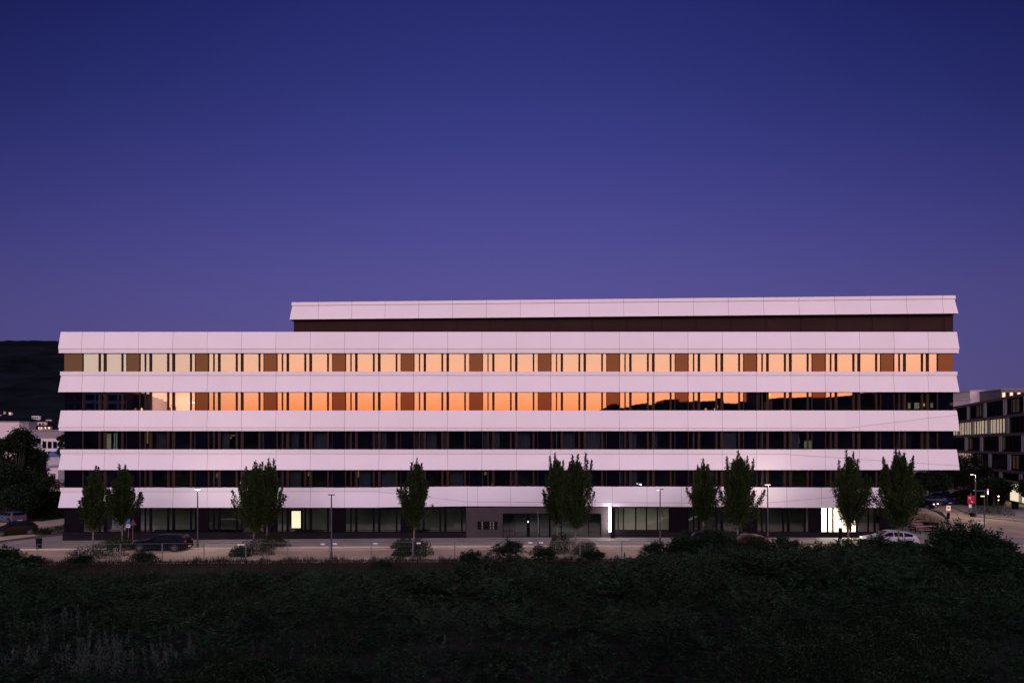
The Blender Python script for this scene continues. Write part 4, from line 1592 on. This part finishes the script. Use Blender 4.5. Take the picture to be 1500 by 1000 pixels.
for s in (-1, 1):
    h = MB()
    h.box(2.16, 2.19, s * .58 - .13, s * .58 + .13, .68, .80)
    h.build('headlamp_beam', mat('head_glow', (1, 1, 1), emit=(.95, .72, 1.0), estr=5), cr)

# ------------------------------------------------------------------ signs, bins, signals, tables
x = PX(188, 64.6)
t = thing('parking_sign', 'blue parking sign with white plate on grey post by the second tree', 'sign', (x, 64.6, gz(x) + .12))
mb = MB()
mb.tube((0, 0, 0), (0.03, 0, 2.25), .03)
mb.build('post', M['poleg'], t)
mb = MB()
mb.box(-.21, .21, -.06, -.035, 1.75, 2.25)
bp = mb.build('blue_plate', M['signblue'], t)
# the letter P as solid strokes
mb = MB()
mb.box(-.09, -.04, -.066, -.0601, 1.83, 2.17)
mb.box(-.04, .06, -.066, -.0601, 2.12, 2.17)
mb.box(-.04, .06, -.066, -.0601, 1.97, 2.02)
mb.box(.06, .105, -.066, -.0601, 1.985, 2.155)
mb.build('letter', M['signwhite'], bp)
mb = MB()
mb.box(-.20, .20, -.06, -.035, 1.35, 1.70)
pp = mb.build('white_plate', M['signwhite'], t)
mb = MB()
mb.box(-.13, .13, -.066, -.0601, 1.56, 1.60)
mb.box(-.10, .10, -.066, -.0601, 1.47, 1.50)
mb.build('lettering', M['black'], pp)
x = PX(194.5, 64.9)
t = thing('road_sign', 'narrow brownish sign seen edge-on right of the blue parking sign', 'sign', (x, 64.9, gz(x) + .12), R(65))
mb = MB()
mb.tube((0, 0, 0), (0, 0, 2.15), .03)
mb.build('post', M['signbrown'], t)
mb = MB()
n = 3
vsx = [(-.33, 1.55), (.33, 1.55), (0, 2.12)]
vv = [(a, -.05, z) for a, z in vsx] + [(a, -.03, z) for a, z in vsx]
mesh_obj('plate', vv, [(0, 1, 2), (5, 4, 3), (0, 3, 4, 1), (1, 4, 5, 2), (2, 5, 3, 0)], M['signbrown'], t)

x = PX(1422.5, 86)
t = thing('red_sign', 'red advertising board with yellow lettering beside the tall warm lamp', 'sign', (x, 86, .1))
mb = MB()
mb.tube((0, .05, 0), (0, .05, 2.9), .035)
mb.build('post', M['poleg'], t)
mb = MB()
mb.box(-.46, .46, -.03, .02, 1.52, 2.58)
bd = mb.build('board', M['signred'], t)
mb = MB()
for (a, b_, c, d) in ((-.36, -.26, 2.30, 2.36), (-.24, -.12, 2.30, 2.38), (-.10, .0, 2.30, 2.36), (-.36, -.2, 2.18, 2.22), (-.16, -.08, 2.17, 2.22),
                      (-.05, .06, 1.84, 1.92), (.04, .14, 1.76, 1.86), (.1, .2, 1.70, 1.78)):
    mb.box(a, b_, -.036, -.0301, c, d)
mb.build('lettering', M['signyel'], bd)
mb = MB()
mb.box(-.28, .05, -.02, .02, 1.05, 1.48)
mb.build('small_plate', M['signwhite'], t)

x = PX(1389, 77)
t = thing('bus_stop_sign', 'small pale orange stop sign on a post at the kerb of the plaza', 'sign', (x, 77, .12))
mb = MB()
mb.tube((0, 0, 0), (0, 0, 2.1), .03)
mb.build('post', M['pole'], t)
mb = MB()
mb.box(-.24, .24, -.05, -.02, 1.52, 2.08)
pl = mb.build('plate', mat('stop_sign_face', (.8, .62, .5), emit=(1, .66, .48), estr=.35), t)
mb = MB()
mb.tube((0, -.058, 1.86), (0, -.0501, 1.86), .12, seg=16)
mb.build('emblem', mat('emblem_orange', (.5, .16, .06)), pl)
mb = MB()
mb.box(-.14, .16, -.09, .09, .62, 1.28)
mb.build('bin', M['black'], t, bevel=.03)


def litter_bin(label, x, y, z, h=.8, w=.4):
    t = thing('litter_bin', label, 'bin', (x, y, z))
    mb = MB()
    mb.tube((0, 0, .06), (0, 0, h), w * .42, w * .5, seg=14)
    mb.build('body', M['black'], t)
    mb = MB()
    mb.tube((0, 0, h), (0, 0, h + .06), w * .56, w * .5, seg=14)
    mb.build('lid', M['black'], t)
    mb = MB()
    mb.tube((0, 0, 0), (0, 0, .06), w * .3, seg=10)
    mb.build('foot', M['poleg'], t)


x = PX(57, 60.8)
litter_bin('dark litter bin at the rounded kerb corner on the left', x, 60.8, gz(x), .95, .5)
litter_bin('dark bin at the foot of the red sign', PX(1424, 85), 85, .1, .45, .55)
litter_bin('dark bin behind the trunk of the lone middle tree', PX(609, 57.5), 57.5, gz(PX(609, 57.5)), 1.0, .4)
litter_bin('round dark bin by the right edge before the hedge', PX(1487, 95), 95, .1, 1.0, .9)
litter_bin('dark bin before the blazing white shop window', PX(1231, 64.8), 64.8, .12, 1.0, .35)


def signal(label, px, Y, h, red=True):
    t = thing('traffic_signal', label, 'traffic light', (PX(px, Y), Y, .1))
    mb = MB()
    mb.tube((0, 0, 0), (0, 0, h), .05)
    mb.build('post', M['pole'], t)
    mb = MB()
    mb.box(-.16, .16, -.14, .14, h - .75, h + .15)
    mb.build('housing', M['black'], t, bevel=.02)
    for i, (c, e) in enumerate((((1, .05, .2), 5), ((.9, 1, 1), 4), ((.8, 1, .95), 4)) if red else (((1, .95, .8), 6), ((1, .6, .15), 3))):
        mb = MB()
        z = h + .0 - i * (.27 if red else .5)
        mb.tube((0, -.155, z), (0, -.141, z), .085, seg=12)
        mb.build('lens', mat('signal_glow_%d%d' % (i, red), c, emit=c, estr=e), t)


signal('traffic signal showing red and white lights near the right edge', 1446, 92, 2.95)
signal('traffic signal with bright white and amber lights right of the thin tree', 1461.5, 90, 2.2, False)
t = thing('lamp_post', 'dark post with small amber lamp arm left of the traffic signals', 'street lamp', (PX(1442, 75), 75, .0))
mb = MB()
mb.tube((0, 0, 0), (0, 0, 4.0), .07, .05)
mb.build('post', M['pole'], t)
mb = MB()
mb.box(-1.3, .3, -.08, .08, 3.98, 4.06)
mb.build('arm', M['pole'], t)
mb = MB()
mb.box(-.35, -.05, -.08, .08, 3.38, 3.46)
mb.build('amber_lamp', mat('amber_glow', (1, .6, .2), emit=(1, .62, .25), estr=3), t)

# picnic tables with benches on the plaza
tb0 = None
TP = [(1337, 76.5, 'furthest picnic table of the row on the plaza'), (1343, 73.8, 'second furthest picnic table on the plaza'), (1349, 71.3, 'second nearest picnic table on the plaza'), (1352, 69.0, 'nearest picnic table beside the planter box')]
for i, (px, Y, lb) in enumerate(TP):
    if tb0 is None:
        t = thing('picnic_table', lb, 'picnic table', (0, 0, 0), 0, 'picnic tables on the plaza')
        mb = MB()
        for k in range(4):
            mb.box(-1.1, 1.1, -.36 + k * .18, -.20 + k * .18, .72, .76)
        mb.build('table_top', M['wood'], t)
        for s in (-1, 1):
            mb = MB()
            mb.box(-1.1, 1.1, s * .72 - .14, s * .72 + .14, .42, .46)
            mb.build('bench', M['wood'], t)
            mb = MB()
            mb.box(s * .8 - .04, s * .8 + .04, -.03, .03, 0, .72)
            mb.box(s * .8 - .04, s * .8 + .04, -.8, .8, .34, .42)
            mb.box(s * .8 - .04, s * .8 + .04, -.75, -.69, 0, .34)
            mb.box(s * .8 - .04, s * .8 + .04, .69, .75, 0, .34)
            mb.build('leg', M['black'], t)
        tb0 = t
    else:
        t = copy_tree(tb0)
        t['label'] = lb
    t.location = (PX(px, Y), Y, .12)
    t.rotation_euler = (0, 0, R(4))
mb = MB()
mb.box(-.5, .5, -.5, .5, 0, .85)
mb.box(-.54, .54, -.54, .54, .85, .92)
o = mb.build('planter_box', M['black'])
o.location = (PX(1363.5, 70.5), 70.5, .12)
tag(o, 'dark square planter box at the right end of the picnic tables', 'planter')

# ------------------------------------------------------------------ brown office building on the right
bp0, bp1 = Vector((72.2, 88.0, 0)), Vector((91.4, 142.7, 0))
bd = (bp1 - bp0).normalized()
bn = Vector((bd.y, -bd.x, 0))           # away from us (to the right)
bo = thing('brown_office_building', 'brown office block with pale columns and lit window bays at the right edge', 'office building', tuple(bp0), math.atan2(bd.y, bd.x))
LB = (bp1 - bp0).length
M['bbrown'] = mat('brown_cladding', (0.16, 0.09, 0.09), rough=.7, var=.15, vscale=.3)
M['bcol'] = mat('pale_column', (0.32, 0.31, 0.32), rough=.6)
M['bmull'] = mat('dark_mullion', (0.022, 0.014, 0.014), rough=.8, spec=.05)
M['bglass'] = glass('brown_block_glass', .12, (.5, .5, .6), (.35, .33, .33))
M['bwarm'] = mat('warm_office_light', (1, .85, .6), emit=(1, .82, .62), estr=1.25)
M['bwarm2'] = mat('dim_office_light', (1, .7, .4), emit=(.7, .5, .36), estr=.13)
FH = 2.97
ztop = 16.9
mb = MB()
mb.box(0, LB, -14, -.3, 0, ztop - .2)
mb.build('wall', mat('dark_office_core', (.03, .025, .028), rough=.8), bo)
levels = [ztop - .6 - FH * i for i in range(5)]   # top slab bottoms
for i in range(5):
    mb = MB()
    z = ztop - FH * i
    mb.box(-.1, LB + .1, -.6, .05, z - .42, z)
    mb.box(-.1, LB + .1, .051, .10, z - .14, z - .04)
    mb.build('floor_band', M['bbrown'], bo)
random.seed(9)
for i in range(5):
    zt_ = ztop - FH * i - .42
    zb_ = ztop - FH * (i + 1) if i < 4 else .05
    s = (5.5, 4.2, 7.5, 3.0, 8.5)[i]
    while s < LB:
        mb = MB()
        mb.box(s, s + .5, -.16, .04, zb_, zt_)
        mb.box(s + .9, s + 1.15, -.16, .03, zb_, zt_)
        mb.build('column', M['bcol'], bo)
        s += random.choice([9.4, 10.0, 8.9])
    # window bays with slim mullions
    s = .2
    k = 0
    while s < LB - .5:
        e = min(LB, s + 6.0)
        g_ = MB()
        g_.quad((e, -.13, zb_), (s, -.13, zb_), (s, -.13, zt_), (e, -.13, zt_))
        w_ = g_.build('window', M['bglass'], bo)
        f = MB()
        q = s
        while q < e:
            f.box(q, q + random.uniform(.3, .6), -.129, -.11, zb_, zt_)
            q += 1.5
        f.build('frame', M['bmull'], w_)
        # lit offices
        world_y = bp0.y + bd.y * s
        if (i == 1 and 108 < world_y) or (i == 3 and world_y > 124):
            l_ = MB()
            l_.box(s + .1, e - .1, -.25, -.20, zb_ + .12, zt_ - .12)
            l_.build('lit_interior', M['bwarm'], w_)
        elif (k + i) % 3 == 0:
            l_ = MB()
            l_.box(s + .5, e - 2, -.28, -.24, zb_ + .3, zt_ - .2)
            l_.build('lit_interior', M['bwarm2'], w_)
        s += 6.1
        k += 1
# lit lobby at street level near the right edge of the picture
lo = MB()
ya, yb_ = 12.5, 22.5
lo.box(ya, yb_, -.09, -.04, .25, 2.9)
lo.build('lit_lobby', mat('lobby_light', (1, .95, .75), emit=(1, .86, .58), estr=.8), bo)
mb = MB()
mb.box(4, 36, -.1, .9, 3.15, 3.4)
mb.build('canopy', M['bcol'], bo)


def flat_house(name, label, x0, x1, y, dep, z0, z1, colr, rws=(), roof=None, cat='building', group=None, rz=0, gable=False, winlit=False):
    t = thing(name, label, cat, ((x0 + x1) / 2, y, z0), rz, group)
    w = (x1 - x0) / 2
    h = z1 - z0
    mb = MB()
    mb.box(-w, w, 0, dep, 0, h)
    mb.build('wall', colr, t)
    if gable:
        rh = w * .7
        V = [(-w - .3, -.4, h), (w + .3, -.4, h), (0, -.4, h + rh), (-w - .3, dep + .4, h), (w + .3, dep + .4, h), (0, dep + .4, h + rh)]
        mesh_obj('roof', V, [(0, 1, 2), (3, 5, 4), (0, 2, 5, 3), (1, 4, 5, 2), (0, 3, 4, 1)], roof, t)
    else:
        mb = MB()
        mb.box(-w - .25, w + .25, -.25, dep + .25, h, h + .35)
        mb.build('roof', roof or colr, t)
    for (za, zb2, n) in rws:
        for k in range(n):
            a = -w + .4 + (2 * w - .8) * k / n
            b_ = a + (2 * w - .8) / n * .72
            mb = MB()
            mb.box(a, b_, -.05, -.005, za, zb2)
            mb.build('window', mat('lit_pane', (1, .8, .5), emit=(1, .55, .22), estr=1.0) if (winlit and k % 2 == 0) else M['carglass'], t)
    return t


pale = mat('pale_render', (.42, .38, .42), rough=.8)
pale2 = mat('white_render', (.62, .54, .55), rough=.8)
grey = mat('grey_render', (.22, .20, .24), rough=.8)
redb = mat('red_render', (.20, .05, .04), rough=.8)
blue_roof = mat('blue_roof_tiles', (.05, .10, .30), rough=.6)
dark_roof = mat('dark_roof_tiles', (.06, .035, .035), rough=.8)
# left background
flat_house('apartment_building', 'pale flat-roofed block above the dark trees at the left edge', PX(-10, 260), PX(28, 260), 260, 5, 0, PZ(618, 260), pale2, [], grey)
flat_house('apartment_building', 'grey flat-roofed annex right of the pale block at left', PX(28.5, 262), PX(42, 262), 262, 4, 0, PZ(619, 262), grey, [(11.5, 13.0, 2)], grey)
flat_house('apartment_building', 'long grey building with two white storeys left of the office facade', PX(42, 200), PX(93, 200), 200, 5, 0, PZ(631, 200), grey, [(9.5, 11, 5)], grey)
flat_house('apartment_building', 'white balcony block in front of the long grey building', PX(60, 180), PX(88, 180), 180, 10, 0, PZ(641, 180), pale2, [(8.2, 10.0, 3), (5.2, 7.4, 3), (2.0, 4.2, 3)], grey)
flat_house('house', 'small house with blue gabled roof beside the left end of the facade', PX(68, 150), PX(88, 150), 150, 8, 0, PZ(668, 150), pale, [(3.2, 4.6, 3)], blue_roof, gable=True, cat='house')
flat_house('house', 'small white house with dark windows below the blue roof at left', PX(71, 135), PX(85, 135), 135, 6, 0, PZ(684, 135), pale2, [(2.0, 3.4, 3)], grey, cat='house')
flat_house('shed', 'low red-walled shed under the blue-roofed house', PX(71, 128), PX(92, 128), 128, 5, 0, PZ(706, 128), redb, [], grey, cat='shed')
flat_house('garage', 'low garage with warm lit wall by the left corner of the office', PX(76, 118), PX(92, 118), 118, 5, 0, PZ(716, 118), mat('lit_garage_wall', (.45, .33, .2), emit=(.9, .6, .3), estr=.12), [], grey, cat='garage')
# hillside houses on the slope
hs = [(2, 608, 2.6, 2, 'tiny amber-lit house at the left edge of the hillside'), (17.5, 605, 3.4, 3, 'tiny hillside house with orange lit window, above the pale block'), (55, 611, 11, 4.2, 'pale hillside house just above the others right of the grey annex'),
      (62, 620, 16, 4, 'long pale hillside house in the middle of the slope cluster'), (73.5, 615.6, 7, 2.4, 'small reddish hillside house at the upper right of the cluster'),
      (62, 626.5, 6, 3, 'warm lit hillside house at the bottom of the cluster, left one'), (72.5, 626.3, 9, 3, 'amber lit hillside house at the bottom of the cluster, right one'), (9, 604, 1.2, 3, 'narrow pale hillside chimney-like house at far left')]
for (px, py, wpx, hpx, lb) in hs:
    Y = 440.0
    for _ in range(600):
        if hill_h(PX(px, Y), Y) >= PZ(py + hpx / 2, Y):
            break
        Y += 2
    x0, x1 = PX(px - wpx / 2, Y), PX(px + wpx / 2, Y)
    flat_house('hillside_house', lb, x0, x1, Y - 3, 2.5, PZ(py + hpx / 2, Y - 3) - 4, PZ(py - hpx / 2, Y - 3), pale2 if 'amber' not in lb else pale,
               [(4.1, 4 + hpx * Y / 1000 * (.85 if 'lit' in lb else .6), 3)], dark_roof, cat='house', group='houses on the dark hillside', winlit=('lit' in lb))
# right background blocks
flat_house('apartment_building', 'tall pale block peeking out behind the right end of the facade', PX(1396, 210), PX(1421, 210), 210, 16, 0, PZ(586, 210), grey, [(19, 21, 2), (15, 17.5, 2), (11, 13.5, 2)], grey)
flat_house('apartment_building', 'pinkish rooftop block behind the brown office building', PX(1421, 225), PX(1466, 225), 225, 18, 0, PZ(573, 225), pale2, [], pale)
flat_house('apartment_building', 'dark grey tower part behind the roof of the brown office building', PX(1466.5, 215), PX(1520, 215), 215, 18, 0, PZ(571, 215), mat('dark_tower', (.10, .085, .11)), [(24.0, 25.6, 9)], grey, winlit=True)
flat_house('apartment_building', 'white-banded building glimpsed under the right overhang', PX(1338, 150), PX(1406, 150), 150, 12, 0, PZ(687, 150), grey, [(1.0, 3.0, 6)], pale)
flat_house('apartment_building', 'reddish building glimpsed through the trees of the right street', PX(1395, 142), PX(1413, 142), 142, 10, 0, PZ(690, 142), redb, [(1, 2.2, 2)], grey, winlit=True)


# city blocks behind the viewpoint: only ever seen mirrored in the upper windows
def mirrored(label, px0, px1, pys, Yv, dep=18, steps=None, mt=None):
    t = thing('city_block', label, 'building', (0, 2 * GY - Yv, 0), 0, 'city blocks mirrored in the windows')
    mb = MB()
    n = len(pys)
    for i, py in enumerate(pys):
        a = PX(px0 + (px1 - px0) * i / n, Yv)
        b_ = PX(px0 + (px1 - px0) * (i + 1) / n, Yv)
        mb.box(a, b_, -dep + i * .05, -i * .05, 0, PZ(py, Yv))
    mb.build('wall', mt or M['city'], t)
    wb = MB()
    zt = PZ(max(pys), Yv)
    for i in range(2):
        a = PX(px0 + (px1 - px0) * random.uniform(.1, .8), Yv)
        z = zt - random.choice((3.0, 4.2, 5.4))
        wb.box(a, a + random.uniform(.8, 2.0), .001, .08, z, z + 1.0)
    wb.build('window', mat('mirrored_lit_pane', (1, .8, .5), emit=(1, .6, .25), estr=.8), t)
    return t


mirrored('low city block mirrored right of the middle of the facade', 874, 942, [599, 597, 594, 591, 592, 594.5, 595, 593.5, 592.5], 290)
mirrored('stepped city block mirrored beside the low one', 944, 1012, [591, 591, 590, 585, 584.5, 584.5, 588, 587.6], 285)
mirrored('long city block mirrored in the right half of the facade', 1012.5, 1096.5, [587.2, 586.4, 585.6, 585.2, 585, 588.6, 589, 588.6, 588.2], 280)
mirrored('large city block with rising roofline mirrored near the right end', 1132, 1212, [585, 584, 583, 583, 582.4, 582, 582, 582], 260)
mirrored('high city block mirrored at the right end of the facade', 1212.5, 1290, [581, 580, 579, 578, 577.4, 577, 576.4, 576], 255)
mirrored('highest city block mirrored at the very right end', 1290.5, 1450, [572, 568, 566, 566], 250)
mirrored('banded city block mirrored at the left end of the facade', 40, 186, [572, 572, 573, 574], 240, mt=mat('banded_masonry', (.12, .11, .13), rough=.8))
bk = [o for o in bpy.data.objects if o.get('label', '').startswith('banded city block')][0]
mb = MB()
for k in range(7):
    z = 8.0 + k * 3.1
    mb.box(PX(42, 240), PX(185, 240), .01, .35, z, z + 1.3 - .1 * (k % 3))
for k in range(9):
    a = PX(48 + k * 15.3, 240)
    mb.box(a, a + .7, .36, .5, 8, 27)
mb.build('facade_band', mat('mirrored_pale_band', (.8, .78, .74)), bk)
mirrored('stepped city block mirrored left of the lit corner room', 187, 216, [576, 578, 582, 590], 245)
mirrored('narrow dark tower mirrored right of the middle', 1116, 1125, [566, 566], 270)

print('objects', len(bpy.data.objects))
